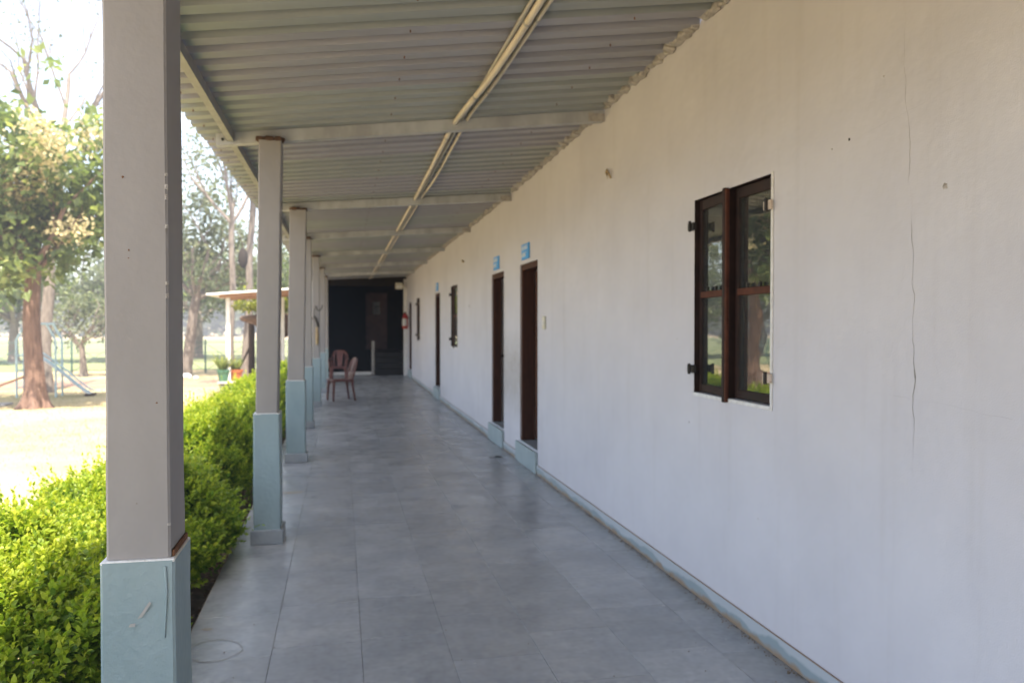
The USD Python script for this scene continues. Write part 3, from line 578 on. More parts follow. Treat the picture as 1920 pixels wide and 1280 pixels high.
# ------------------------------------------------------------------ columns
collab = ['nearest veranda column, its pale blue dado cut by the bottom of the picture',
          'second veranda column, first one whose grey plinth is in view',
          'third veranda column, between the second one and the thin far ones',
          'fourth veranda column, just before the one with iron pieces hung on it',
          'fifth veranda column with a hook and iron pieces hung on its face',
          'sixth veranda column, just this side of the two brown chairs\' far one',
          'farthest veranda column, beside the back brown chair']
COLX = [(-0.610, -0.452), (-0.598, -0.446), (-0.600, -0.420), (-0.575, -0.44), (-0.535, -0.405), (-0.50, -0.37), (-0.49, -0.36)]
DADO, ZT = 0.925, 2.855
for i, (yc, (xa, xb)) in enumerate(zip(COLY, COLX)):
    c = thing('veranda_column', collab[i], 'column', ((xa + xb) / 2, yc + 0.1, 0), group='columns along the garden side of the veranda')
    hw, hd = (xb - xa) / 2, 0.105
    lean = 0.036 if i in (1, 2) else 0.0
    rs = np.random.default_rng(40 + i)
    # shaft as a slightly uneven prism, corners softened
    zs = np.linspace(DADO + 0.004, ZT, 26); ring = []
    b = 0.006
    base = np.array([(-hw + b, -hd), (hw - b, -hd), (hw, -hd + b), (hw, hd - b), (hw - b, hd), (-hw + b, hd), (-hw, hd - b), (-hw, -hd + b)])
    V = []
    for zz_ in zs:
        n_ = (meshkit.fbm(np.array([[q[0] * 3 + 9 * i, q[1] * 3, zz_ * 2.2] for q in base]), 3, i) - 0.5) * 0.010
        off = lean * (zz_ - DADO) / (ZT - DADO)
        V.append(np.column_stack([base[:, 0] * (1 + n_ / hw) + off, base[:, 1] * (1 + n_ / hd), np.full(8, zz_)]))
    V = np.vstack(V); F = []
    for a in range(len(zs) - 1):
        for q in range(8): F.append((a * 8 + q, a * 8 + (q + 1) % 8, (a + 1) * 8 + (q + 1) % 8, (a + 1) * 8 + q))
    m = MB().add(V, F)
    m.add(V[-8:], [(0, k_, k_ + 1) for k_ in range(1, 7)])
    m.build('shaft', M_grey, c, 30)
    e = 0.016
    zs = np.linspace(0.0, DADO, 14); V = []
    base = base * np.array([(hw + e) / hw, (hd + e) / hd])
    for zz_ in zs:
        n_ = (meshkit.fbm(np.array([[q[0] * 3 + 9 * i, q[1] * 3, zz_ * 2.5 + 7] for q in base]), 3, i) - 0.5) * 0.010
        V.append(np.column_stack([base[:, 0] * (1 + n_ / hw), base[:, 1] * (1 + n_ / hd), np.full(8, zz_)]))
    V = np.vstack(V); F = []
    for a in range(len(zs) - 1):
        for q in range(8): F.append((a * 8 + q, a * 8 + (q + 1) % 8, (a + 1) * 8 + (q + 1) % 8, (a + 1) * 8 + q))
    MB().add(V, F).build('dado', M_teal, c, 30)
    B((-hw - e + 0.002, -hd - e + 0.002, DADO - 0.006), (hw + e - 0.002, hd + e - 0.002, DADO + 0.0035), 0.003).build('ledge', M_ledge, c)
    pl = MB()
    p_ = 0.036
    pl.box((-hw - p_, -hd - p_, 0.001), (hw + p_, hd + p_, 0.105), 0.005).build('plinth', M_plinth, c)
    # rusty packing between the shaft head and the rafter
    rp = MB()
    zt = float(zr((xa + xb) / 2, RAFT[i])) - 0.088
    for k_ in range(7):
        rp.rbox((lean - hw + 0.012 + (2 * hw - 0.024) * k_ / 6, -0.035 + rs.uniform(-0.02, 0.02), ZT + 0.012), (0.045, 0.15, max(zt - ZT, 0.01) + rs.uniform(0.01, 0.03)), rs.uniform(-.3, .3), 0.006, rs.uniform(-.1, .1))
    rp.build('packing', M_pack, c)
    if i == 0:
        B((hw + 0.0015, -hd + 0.01, DADO + 0.0036), (hw + 0.010, hd - 0.004, DADO + 0.022), 0.003).build('bare_edge', M_rust, c, label='brown bare strip where the ledge is chipped')
        rs2 = np.random.default_rng(9)
        for q_ in range(5):
            cx, cz, cr_ = rs2.uniform(-hw + 0.012, hw - 0.012), rs2.uniform(1.0, 2.2), rs2.uniform(0.0012, 0.003)
            t_ = np.arange(7) / 7 * 2 * np.pi; rr_ = cr_ * rs2.uniform(0.6, 1.3, 7)
            MB().add(np.vstack([[(cx, -hd - 0.0062, cz)], np.column_stack([cx + rr_ * np.cos(t_), np.full(7, -hd - 0.0055), cz + rr_ * np.sin(t_)])]), [(0, i_ + 1, (i_ + 1) % 7 + 1) for i_ in range(7)]).build('chip', M_rust, c)
        for q_ in range(9):
            cz = rs2.uniform(0.55, 2.3); h_ = rs2.uniform(0.006, 0.02)
            MB().rbox((hw - 0.004, -hd + 0.004, cz), (0.010, 0.010, h_), 0.785, 0.002).build('edge_chip', M_mortar, c)
        MB().tube([(hw - 0.010, -hd - e - 0.0005, 0.91), (hw - 0.006, -hd - e - 0.001, 0.84), (hw - 0.012, -hd - e - 0.0015, 0.72)], [0.004, 0.003, 0.002], 6).build('paint_run', M_teal, c, True)
        MB().add([(0.00, -hd - e - 0.0042, 0.775), (0.012, -hd - e - 0.0042, 0.78), (0.035, -hd - e - 0.0042, 0.815), (0.03, -hd - e - 0.0042, 0.82)], [(0, 1, 2, 3)]).build('scuff', M_stain, c)
        MB().add([(-0.022, -hd - e - 0.0042, 0.755), (-0.006, -hd - e - 0.0042, 0.755), (-0.004, -hd - e - 0.0042, 0.765), (-0.018, -hd - e - 0.0042, 0.763)], [(0, 1, 2, 3)]).build('scuff', M_stain, c)

# ------------------------------------------------------------------ things on the wall and columns
def sign(y, label):
    s = thing('door_sign', label, 'sign', (W, y, 2.365), group='blue plates above the doors')
    B((-0.016, -0.18, -0.085), (-0.0008, 0.18, 0.085), 0.003).build('plate', M_blue, s)
    r = np.random.default_rng(int(y * 10))
    lt = MB()
    for row, (z0, n) in enumerate(((0.012, 7), (-0.06, 5))):
        yy_ = 0.15
        lt.box((-0.0175, -0.15 + 0.06 * row, z0 + 0.044), (-0.0161, 0.15 - 0.02 * row, z0 + 0.050))
        for k in range(n):
            w_ = r.uniform(0.018, 0.032)
            lt.box((-0.0174, yy_ - 0.006, z0), (-0.0161, yy_, z0 + 0.043)).box((-0.0173, yy_ - w_, z0 + r.uniform(0.005, 0.025)), (-0.0161, yy_ - 0.0065, z0 + 0.033))
            yy_ -= w_ + 0.013
    lt.build('lettering', M_white, s, label='pale lettering too blurred to read')
sign(8.91, 'blue plate above the nearest open doorway'); sign(10.66, 'blue plate above the second doorway with the light room behind'); sign(17.53, 'small far blue plate above the third doorway')
s = thing('light_switch', 'small cream switch plate beside the nearest open doorway', 'switch', (W, 8.05, 1.577))
B((-0.022, -0.045, -0.065), (-0.0008, 0.045, 0.065), 0.006).build('plate', M_cream, s)
for dy in (-0.018, 0.018): B((-0.028, dy - 0.010, -0.02), (-0.0221, dy + 0.010, 0.02), 0.002).build('rocker', M_white, s)
fe = thing('fire_extinguisher', 'red fire extinguisher with white label hung by the far door', 'fire extinguisher', (W - 0.11, 25.15, 1.45))
MB().lathe([(0.0, 0), (0.075, 0.0), (0.085, 0.02), (0.085, 0.36), (0.07, 0.42), (0.03, 0.45), (0.022, 0.48), (0.0, 0.48)], n=24).build('cylinder', M_red, fe, 40)
B((-0.02, -0.09, 0.47), (0.02, 0.05, 0.515), 0.006).build('valve', M_iron, fe)
MB().tube([(0, -0.06, 0.5), (-0.08, -0.07, 0.42), (-0.105, -0.04, 0.25), (-0.1, -0.02, 0.1)], 0.012, 8).build('hose', M_iron, fe, True)
MB().tm(trimesh.Trimesh(*[np.array(q) for q in (lambda t: (np.vstack([np.column_stack([0.0868 * np.cos(t), 0.0868 * np.sin(t), np.full(12, z_)]) for z_ in (0.09, 0.31)]), [(i, i + 1, 12 + i + 1) for i in range(11)] + [(i, 12 + i + 1, 12 + i) for i in range(11)]))(np.linspace(np.pi * 0.95, np.pi * 1.65, 12))], process=False)).build('paper_label', M_paper, fe, True)
B((0.086, -0.05, 0.30), (0.109, 0.05, 0.36), 0.004).build('bracket', M_iron, fe)
em = thing('emergency_lamp_box', 'cream box fixed high beside the dark hall opening', 'lamp box', (1.74, 25.60, 2.66))
B((-0.11, -0.06, 0), (0.11, 0.06, 0.20), 0.012).build('case', M_cream, em)
B((-0.08, -0.064, 0.03), (0.08, -0.0605, 0.12), 0.002).build('lens', M_white, em)
B((0.111, -0.03, 0.06), (0.159, 0.03, 0.12)).build('arm', M_cream, em)
hk = thing('wire_hook', 'thin dark wire hook curling out of the fifth column', 'hook', (-0.475, 16.13, 1.88))
MB().tube([(0.0, 0.02, 0.03), (0.0, -0.03, 0.02), (0.02, -0.04, -0.03), (0.07, -0.04, -0.05), (0.11, -0.04, -0.01), (0.125, -0.04, 0.06)], 0.009, 8).build('wire', M_iron, hk, True)
gb = thing('iron_striker', 'short black iron bar hanging slanted on the fifth column', 'iron bar', (-0.49, 16.08, 1.56))
MB().tube([(-0.02, 0, 0.17), (0.01, 0, 0.12), (0.05, 0, 0.02), (0.065, 0, -0.04)], [0.014, 0.024, 0.026, 0.02], 10).build('bar', M_iron, gb, True)
MB().tube([(-0.02, 0, 0.17), (-0.015, 0.02, 0.26), (0.0, 0.05, 0.31)], 0.004, 6).build('wire', M_iron, gb)
gt = thing('hanging_tan_piece', 'long tan wooden piece hanging below the black iron bar', 'wood piece', (-0.455, 16.09, 1.18))
MB().tube([(0, 0, 0), (0.004, 0, 0.06), (0.006, 0, 0.18), (0.0, 0, 0.30), (-0.004, 0, 0.35)], [0.014, 0.028, 0.030, 0.022, 0.010], 10).build('body', M_tan, gt, True)
MB().tube([(-0.004, 0, 0.349), (0.0, 0.0, 0.40), (0.02, 0, 0.45)], 0.004, 6).build('cord', M_iron, gt)
lf = thing('fallen_leaf', 'curled dark leaf lying on the floor before the nearest doorway', 'leaf', (1.80, 9.50, 0.001))
MB().add([(-0.06, 0, 0.004), (-0.02, 0.03, 0.02), (-0.02, -0.03, 0.018), (0.02, 0.03, 0.016), (0.02, -0.03, 0.02), (0.07, 0.0, 0.006), (0, 0, 0.006)], [(0, 2, 6), (0, 6, 1), (2, 4, 6), (6, 3, 1), (4, 5, 6), (6, 5, 3)]).build('blade', M_sash, lf)
MB().tube([(-0.06, 0, 0.004), (-0.11, 0.02, 0.006)], 0.003, 5).build('stalk', M_sash, lf)

# chairs
def curve(pts, n=14):
    pts = np.array(pts, float); t = np.linspace(0, 1, len(pts)); from scipy.interpolate import make_interp_spline
    return make_interp_spline(t, pts, k=min(3, len(pts) - 1))(np.linspace(0, 1, n))
def strip(path, half, thick):
    """a bent plastic blade along path (side plane), widened in y by half"""
    path = np.array(path, float); n = len(path); half = np.broadcast_to(half, (n,))
    d = np.gradient(path, axis=0); nn = np.cross(d, [0, 1.0, 0]); nn /= np.linalg.norm(nn, axis=1, keepdims=True)
    y = np.array([0, 1.0, 0]); R = []
    for s_, e in ((-1, 1), (1, 1), (1, -1), (-1, -1)): R.append(path + y * (half * s_)[:, None] + nn * e * thick / 2)
    v = np.stack(R, 1).reshape(-1, 3); f = [(i * 4 + q, i * 4 + (q + 1) % 4, (i + 1) * 4 + (q + 1) % 4, (i + 1) * 4 + q) for i in range(n - 1) for q in range(4)] + [(3, 2, 1, 0), ((n - 1) * 4, (n - 1) * 4 + 1, (n - 1) * 4 + 2, (n - 1) * 4 + 3)]
    return v, f
def make_chair(label, loc, rz, arms):
    c = thing('plastic_chair', label, 'chair', loc, rz, group='brown plastic chairs on the veranda')
    # faces -y... local +x is the front
    st = curve([(-0.20, 0, 0.435), (-0.08, 0, 0.425), (0.10, 0, 0.432), (0.20, 0, 0.437), (0.225, 0, 0.415)], 14)
    MB().add(*strip(st, np.linspace(0.19, 0.225, 14), 0.016)).build('seat', M_chair, c, 40)
    zs = [(-0.19, 0.43), (-0.23, 0.58), (-0.275, 0.72), (-0.31, 0.86)]
    for sgn in (-1, 1):
        MB().tube(curve([(-0.19, sgn * 0.185, 0.42), (-0.235, sgn * 0.215, 0.60), (-0.28, sgn * 0.20, 0.76), (-0.31, sgn * 0.12, 0.85), (-0.317, 0, 0.868)], 16), 0.017, 8).build('back_frame', M_chair, c, True)
    MB().add(*strip(curve([(-0.195, 0, 0.43), (-0.225, 0, 0.58), (-0.27, 0, 0.73), (-0.312, 0, 0.862)], 12), np.linspace(0.055, 0.10, 12), 0.012)).build('back_splat', M_chair, c, 40)
    for sgn in (-1, 1):
        MB().add(*strip(curve([(-0.195, sgn * 0.12, 0.43), (-0.23, sgn * 0.155, 0.60), (-0.275, sgn * 0.15, 0.74), (-0.305, sgn * 0.11, 0.845)], 12), 0.016, 0.012)).build('back_slat', M_chair, c, 40)
    for sx, sy in ((1, 1), (1, -1), (-1, 1), (-1, -1)):
        MB().tube([(0.19 * sx, 0.18 * sy, 0.43), (0.20 * sx, 0.193 * sy, 0.30), (0.215 * sx - (0.03 if sx < 0 else 0), 0.212 * sy, 0.0)], [0.034, 0.026, 0.019], 8).build('leg', M_chair, c, True)
    for sgn in (-1, 1):
        MB().tube([(-0.19, sgn * 0.20, 0.412), (0.20, sgn * 0.21, 0.415)], 0.014, 6).build('apron', M_chair, c)
        if arms: MB().tube(curve([(-0.25, sgn * 0.215, 0.64), (-0.05, sgn * 0.245, 0.655), (0.15, sgn * 0.245, 0.645), (0.205, sgn * 0.235, 0.58), (0.20, sgn * 0.215, 0.42)], 16), 0.019, 8).build('arm', M_chair, c, True)
make_chair('brown armless plastic chair turned sideways, nearer of the two', (-0.02, 17.45, 0.001), 197, False)
make_chair('brown plastic armchair farther back, facing along the veranda', (-0.07, 22.6, 0.001), -96, True)

# ------------------------------------------------------------------ foliage tools
def leaves_mesh(pos, dirs, length, width, rng, fold=0.25, six=False):
    """one small folded leaf per row; returns (v, f, verts per leaf)"""
    n = len(pos); d = dirs / np.maximum(np.linalg.norm(dirs, axis=1, keepdims=True), 1e-9)
    ref = rng.normal(size=(n, 3)) * 0.6 + np.array([0, 0, 1.0]); s = np.cross(d, ref); s /= np.maximum(np.linalg.norm(s, axis=1, keepdims=True), 1e-9); u = np.cross(s, d)
    L = np.broadcast_to(length, (n,))[:, None]; Wd = np.broadcast_to(width, (n,))[:, None]
    if six:
        P = [pos, pos + d * L * 0.33 + s * Wd * 0.5 + u * Wd * fold, pos + d * L * 0.7 + s * Wd * 0.36 + u * Wd * fold * 0.5, pos + d * L - u * L * 0.12, pos + d * L * 0.7 - s * Wd * 0.36 + u * Wd * fold * 0.5, pos + d * L * 0.33 - s * Wd * 0.5 + u * Wd * fold]
        F = np.array([(0, 1, 5), (1, 2, 5), (2, 4, 5), (2, 3, 4)])
    else:
        P = [pos, pos + d * L * 0.5 + s * Wd * 0.5 + u * Wd * fold, pos + d * L, pos + d * L * 0.5 - s * Wd * 0.5 + u * Wd * fold]
        F = np.array([(0, 1, 2), (0, 2, 3)])
    k = len(P); v = np.stack(P, 1).reshape(-1, 3); f = (np.arange(n)[:, None, None] * k + F[None]).reshape(-1, 3)
    return v, f, k

# ------------------------------------------------------------------ hedge
def shrub(label, y0, y1, seed, nshoot, leaf, top, xin=-0.83, xout=-1.74, xtop=0.0):
    r = np.random.default_rng(seed)
    c = thing('hedge_shrub', label, 'hedge shrub', ((xin + xout) / 2, (y0 + y1) / 2, GZ), group='clipped lime hedge shrubs along the veranda')
    hx, hy, hz = (xin - xout) / 2, (y1 - y0) / 2, (top - GZ)
    n = nshoot
    # points on a rounded box shell
    q = r.normal(size=(n * 2, 3)); q[:, 2] = np.abs(q[:, 2]) * 1.2 + r.uniform(-0.5, 0, n * 2)
    q /= np.linalg.norm(q, axis=1, keepdims=True); e = 2.3
    rad = (np.abs(q[:, 0]) ** e + np.abs(q[:, 1]) ** e + np.abs(q[:, 2]) ** e) ** (-1 / e)
    p = q * rad[:, None]; nrm = np.sign(p) * np.abs(p) ** (e - 1); nrm /= np.linalg.norm(nrm, axis=1, keepdims=True)
    zc = 0.40
    P = np.column_stack([p[:, 0] * hx, p[:, 1] * hy, zc * hz + p[:, 2] * hz * (1 - zc)])
    lump = meshkit.fbm(P * np.array([3.2, 3.2, 4.5]) + seed * 7.0, 3, seed) - 0.5
    keep = (P[:, 2] > 0.1 * hz) & (lump > -0.19 + 0.1 * (P[:, 2] < 0.45 * hz)) & ((P[:, 2] > 0.38 * hz) | (r.random(n * 2) < 0.45)); P, nrm, lump = P[keep][:n], nrm[keep][:n], lump[keep][:n]
    P[:, 0] *= np.where(P[:, 2] < 0.5 * hz, 0.62 + 0.76 * P[:, 2] / hz, 1.0)
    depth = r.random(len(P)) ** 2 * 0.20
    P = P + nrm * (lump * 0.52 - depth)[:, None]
    sd = nrm * 0.7 + np.array([0, 0, 0.75]) + r.normal(size=P.shape) * 0.5; sd /= np.linalg.norm(sd, axis=1, keepdims=True)
    SL = r.uniform(0.06, 0.15, len(P)) * np.where(r.random(len(P)) < 0.10, 1.9, 1)
    K = 10
    V, T = [], []
    a = np.cross(sd, r.normal(size=sd.shape)); a /= np.linalg.norm(a, axis=1, keepdims=True); b = np.cross(sd, a)
    pos, dr, ln, tt = [], [], [], []
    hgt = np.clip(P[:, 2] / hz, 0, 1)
    for k in range(K):
        t = (k + 1) / K; ang = k * 2.4 + r.uniform(-.4, .4, len(P))
        side = a * np.cos(ang)[:, None] + b * np.sin(ang)[:, None]
        pos.append(P + sd * (SL * t)[:, None]); dr.append(side * (1.0 - 0.6 * t) + sd * (0.35 + 0.7 * t) + r.normal(size=P.shape) * 0.15)
        ln.append(leaf * (1.05 - 0.45 * t) * r.uniform(0.75, 1.25, len(P)))
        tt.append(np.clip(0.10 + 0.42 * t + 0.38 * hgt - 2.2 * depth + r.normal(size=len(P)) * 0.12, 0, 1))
    pos, dr, ln, tt = map(np.concatenate, (pos, dr, ln, tt))
    v, f, k = leaves_mesh(pos, dr, ln, ln * 0.52, r, 0.22, six=leaf < 0.048)
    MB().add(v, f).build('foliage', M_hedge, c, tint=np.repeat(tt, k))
    for i in range(16):
        x, y = r.uniform(-hx * 0.5, hx * 0.6), r.uniform(-hy * 0.92, hy * 0.92)
        x2, y2 = x + r.uniform(-.15, .15), y + r.uniform(-.2, .2)
        MB().tube([(x, y, -0.02), ((x + x2) / 2 + r.uniform(-.03, .03), (y + y2) / 2, hz * 0.3), (x2, y2, hz * 0.7)], [0.012, 0.009, 0.004], 6).build('stem', M_twig, c, True)
hl = ['lime hedge shrub at the bottom left, nearest to the camera', 'lime hedge shrub left of the nearest column, behind the first one', 'lime hedge shrub seen between the first two columns, ending at the dark crease',
      'lime hedge shrub just beyond the dark crease, left of the second column', 'lime hedge shrub showing beside the second column\'s dado', 'lime hedge shrub showing between the second and third columns', 'far lime hedge shrub by the stone planter', 'farthest lime hedge shrub beyond the planter']
hs = [(0.7, 2.8, 5600, 0.045, 0.62), (2.65, 4.8, 6600, 0.045, 0.61), (4.65, 6.8, 5600, 0.047, 0.57), (7.05, 9.2, 3600, 0.050, 0.63), (9.15, 11.4, 3000, 0.055, 0.62), (11.35, 13.7, 2400, 0.06, 0.63), (13.7, 16.2, 2000, 0.065, 0.61), (16.2, 18.8, 1800, 0.07, 0.60)]
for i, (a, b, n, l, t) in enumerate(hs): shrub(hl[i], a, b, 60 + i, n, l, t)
# litter on the soil bed and dry grass on the lawn
rng = np.random.default_rng(23)
n = 900; pos = np.column_stack([rng.uniform(-1.1, -0.77, n), rng.uniform(1.5, 14, n), np.full(n, GZ + 0.012)])
dr = np.column_stack([rng.normal(size=n), rng.normal(size=n), rng.uniform(0, 0.3, n)])
v, f, k = leaves_mesh(pos, dr, rng.uniform(0.03, 0.07, n), 0.025, rng)
p = MB().add(v, f).build('leaf_litter', M_dryleaf, None, tint=np.repeat(rng.random(n), k)); tag(p, 'dry brown leaves scattered on the soil under the hedge', 'leaf litter', kind='stuff')
n = 60000; yy_ = 3 + 24 * rng.random(n) ** 1.3; xx_ = -1.6 - 14 * rng.random(n)
pos = np.column_stack([xx_, yy_, np.full(n, GZ + 0.001)])
den = meshkit.fbm(pos * 0.5, 3, 4) + rng.normal(size=n) * 0.15; pos = pos[den > 0.42]; n = len(pos)
dr = np.column_stack([rng.normal(size=n) * 0.5, rng.normal(size=n) * 0.5, np.ones(n)])
v, f, k = leaves_mesh(pos, dr, rng.uniform(0.03, 0.07, n), 0.008, rng)
p = MB().add(v, f).build('lawn_grass', M_grassb, None, tint=np.repeat(np.clip(rng.normal(0.5, 0.3, n), 0, 1), k)); tag(p, 'short dry grass blades on the sunlit lawn', 'grass', kind='stuff')

# ------------------------------------------------------------------ trees
def grow(rng, start, d, length, r, depth, out, tips, bend=0.25, split=3, spread=0.7, shrink=0.68, upw=0.15, seg=5, gap=(0.35, 1.0)):
    pts = [np.array(start, float)]; d = np.array(d, float) / np.linalg.norm(d)
    for i in range(seg):
        d = d + rng.normal(size=3) * bend / seg ** 0.5 * 0.6 + np.array([0, 0, upw / seg]); d /= np.linalg.norm(d)
        pts.append(pts[-1] + d * length / seg)
    pts = np.array(pts); r1 = r * (0.62 if depth else 0.25)
    out.append((pts, np.linspace(r, r1, len(pts)), depth))
    if depth == 0:
        tips.append((pts[-1], d)); tips.append((pts[-3], d)); return
    for k in range(split):
        t = gap[0] + (gap[1] - gap[0]) * (k + 0.6) / split if k < split - 1 else 1.0
        i = min(int(t * seg), seg); ax = rng.normal(size=3); ax -= ax @ d * d; ax /= np.linalg.norm(ax)
        nd = d * (1 - 0.5 * spread) + ax * spread * rng.uniform(0.7, 1.2)
        grow(rng, pts[i], nd, length * shrink * rng.uniform(0.8, 1.15), r1 * rng.uniform(0.6, 0.8), depth - 1, out, tips, bend, split, spread, shrink, upw, seg, gap)

def crown_from(tips, rng, per, rad, leaf, wid, flat=0.75, droop=0.2):
    T = np.array([t for t, _ in tips]); n = len(T)
    c = np.repeat(T, per, 0); off = rng.normal(size=c.shape); off /= np.linalg.norm(off, axis=1, keepdims=True)
    off *= (rng.random(len(c)) ** 0.5 * rad)[:, None]; off[:, 2] *= flat
    pos = c + off
    dr = off / rad + rng.normal(size=pos.shape) * 0.6; dr[:, 2] -= droop
    cl = np.repeat(rng.normal(0, 0.18, n), per)
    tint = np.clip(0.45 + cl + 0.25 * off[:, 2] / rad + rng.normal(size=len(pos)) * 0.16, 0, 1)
    L = leaf * rng.uniform(0.65, 1.3, len(pos))
    v, f, k = leaves_mesh(pos, dr, L, L * wid, rng, 0.2)
    return v, f, np.repeat(tint, k)

def tree(name, label, cat, loc, seed, trunk, r0, flare, fork_z, limbs, leafargs, bark, leafm, group=None, depth=2, lean=(0, 0), limb_len=2.0, spread=0.75, upw=0.3, split=3, thin=1.0, crown_filter=None, fill=None):
    """trunk to fork_z, then limbs that branch; leaves about their tips"""
    r = np.random.default_rng(seed); t = thing(name, label, cat, loc, group=group)
    zs = np.linspace(0, fork_z, 12); tp = np.column_stack([lean[0] * zs / fork_z + 0.03 * np.sin(zs * 2 + seed), lean[1] * zs / fork_z + 0.03 * np.cos(zs * 1.7 + seed), zs - 0.03])
    rr = r0 * (1 - 0.25 * zs / fork_z) + flare * np.exp(-zs / 0.22)
    out, tips = [], []
    for k in range(limbs):
        a = 2 * np.pi * k / limbs + r.uniform(-.4, .4); e = r.uniform(0.35, 1.0)
        grow(r, tp[-1] - np.array([0, 0, 0.02 + 0.25 * r.random()]), (math.cos(a) * spread, math.sin(a) * spread, e), limb_len * r.uniform(0.8, 1.2), r0 * 0.5 * thin, depth, out, tips, spread=spread, upw=upw, split=split)
    m = MB()
    if flare > 0.1:      # buttressed foot
        n = 20; th = np.arange(n) / n * 2 * np.pi; V = []
        zz_ = np.concatenate([np.linspace(0, 0.8, 9), np.linspace(0.95, fork_z, 10)])
        for z_ in zz_:
            rad = r0 * (1 - 0.25 * z_ / fork_z) + flare * np.exp(-z_ / 0.22) * (0.65 + 0.5 * np.cos(th * 5 + 1)) + 0.02 * np.cos(th * 7 + z_) 
            V.append(np.column_stack([rad * np.cos(th) + np.interp(z_, zs, tp[:, 0]), rad * np.sin(th) + np.interp(z_, zs, tp[:, 1]), np.full(n, z_ - 0.03)]))
        F = [(a * n + q, a * n + (q + 1) % n, (a + 1) * n + (q + 1) % n, (a + 1) * n + q) for a in range(len(zz_) - 1) for q in range(n)]
        m.add(np.vstack(V), F)
    else: m.tube(tp, rr, 12)
    m.build('trunk', bark, t, True)
    for pts, rad, dep in [o for o in out if o[2] == depth]: MB().tube(pts, rad, 8).build('limb', bark, t, True)
    tw = MB()
    for pts, rad, dep in out:
        if dep < depth: tw.tube(pts, rad, 5, cap=False)
    tw.build('branches', bark, t, True)
    if fill:
        nf, cc, rr3 = fill
        q = r.normal(size=(nf, 3)); q /= np.linalg.norm(q, axis=1, keepdims=True)
        P = np.array(cc) + q * np.array(rr3) * (r.uniform(0.35, 1.0, nf) ** 0.6)[:, None]
        lump = meshkit.fbm(P * 0.9, 2, seed)
        tips += [(pp, q[i]) for i, pp in enumerate(P) if lump[i] > 0.47]
    if leafargs:
        tp2 = [q for q in tips if crown_filter is None or crown_filter(q[0])]
        v, f, tint = crown_from(tp2, r, *leafargs)
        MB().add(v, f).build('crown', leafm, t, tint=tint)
    return t, tips, r

# big flowering tree left of the nearest column
T1 = (-6.72, 20.2, GZ)
tb, tips, r = tree('flowering_tree', 'large flowering tree with reddish trunk on the lawn, cream blossom in its crown', 'tree', T1, 101, 5, 0.195, 0.24, 3.3, 6, (34, 0.60, 0.23, 0.6), M_bark, M_leafA, depth=2, limb_len=1.5, spread=0.7, upw=0.5, thin=0.75, fill=(145, (-0.6, 0, 5.1), (2.6, 2.3, 2.6)))
low = MB(); tt = []
# blossom panicles on the outside of the crown
sel = [i for i in r.permutation(len(tips)) if tips[i][0][1] < 0.6][:26]
pos = np.concatenate([tips[i][0] + np.array([0, -0.35, 0.25]) + r.normal(size=(150, 3)) * np.array([0.20, 0.18, 0.17]) for i in sel])
dr = r.normal(size=pos.shape) + np.array([0, 0, 0.5]); L = r.uniform(0.06, 0.13, len(pos))
v, f, k = leaves_mesh(pos, dr, L, L * 0.8, r, 0.2)
MB().add(v, f).build('blossom', M_blossom, tb, tint=np.repeat(r.random(len(pos)), k), kind='stuff')
# bare tree rising behind it
tree('bare_tree', 'tall nearly leafless tree rising behind the flowering one', 'tree', (-8.05, 25.0, GZ), 77, 5, 0.17, 0.08, 6.6, 4, (2, 0.35, 0.12, 0.5), M_barkg, M_leafB, depth=3, limb_len=3.0, spread=0.5, upw=0.5, split=3, lean=(0.25, 0))
# hazy tree between the first two columns
tree('grey_green_tree', 'leaning grey-green tree behind the shelter roof between the first two columns', 'tree', (-5.65, 32.0, GZ), 31, 5, 0.20, 0.12, 3.0, 6, (30, 0.62, 0.20, 0.5), M_barkg, M_leafB, depth=2, limb_len=1.9, spread=0.7, upw=0.4, thin=0.8, lean=(0.5, 0), fill=(120, (0.55, 0, 5.0), (2.1, 2.0, 3.6)))
tree('slender_tree', 'slender pale tree beside the white shelter post, bearing the dark nest', 'tree', (-3.38, 27.0, GZ), 52, 5, 0.11, 0.05, 5.2, 4, (14, 0.55, 0.16, 0.5), M_barkg, M_leafB, depth=2, limb_len=2.0, spread=0.5, upw=0.5, lean=(0.08, 0.0))
tree('slender_tree', 'slender pale tree just left of the second column, right of the nest', 'tree', (-3.05, 28.0, GZ), 53, 5, 0.13, 0.05, 6.0, 4, (12, 0.55, 0.16, 0.5), M_barkg, M_leafB, depth=2, limb_len=2.2, spread=0.5, upw=0.5, lean=(0.25, 0.0))
tree('small_dark_tree', 'small dark tree by the fence right of the slide', 'tree', (-9.2, 32.5, GZ), 64, 5, 0.12, 0.08, 1.3, 5, (16, 0.5, 0.17, 0.5), M_barkg, M_leafB, depth=2, limb_len=1.3, spread=0.85, upw=0.25)
# rows beyond the fence
bgl = [('broad hazy tree beyond the fence at the left edge', -21, 46, 4.0, 71), ('hazy tree beyond the fence behind the flowering one', -15.5, 44, 3.6, 72), ('hazy tree beyond the fence behind the nearest column', -11.5, 47, 3.4, 73),
       ('hazy tree beyond the fence left of the leaning grey-green one', -8.0, 50, 3.6, 74), ('hazy tree beyond the fence behind the shelter', -4.0, 46, 3.2, 75), ('hazy tree beyond the fence seen past the second column', -2.2, 42, 2.8, 76)]
for lab, x, y, s, sd in bgl:
    tree('field_tree', lab, 'tree', (x, y, GZ), sd, 5, 0.2 * s / 3, 0.1, 2.2, 5, (44, 0.30 * s, 0.085 * s, 0.55), M_barkg, M_leafB if sd % 2 else M_leafA, group='trees beyond the wire fence', depth=2, limb_len=0.72 * s, spread=0.85, upw=0.35)
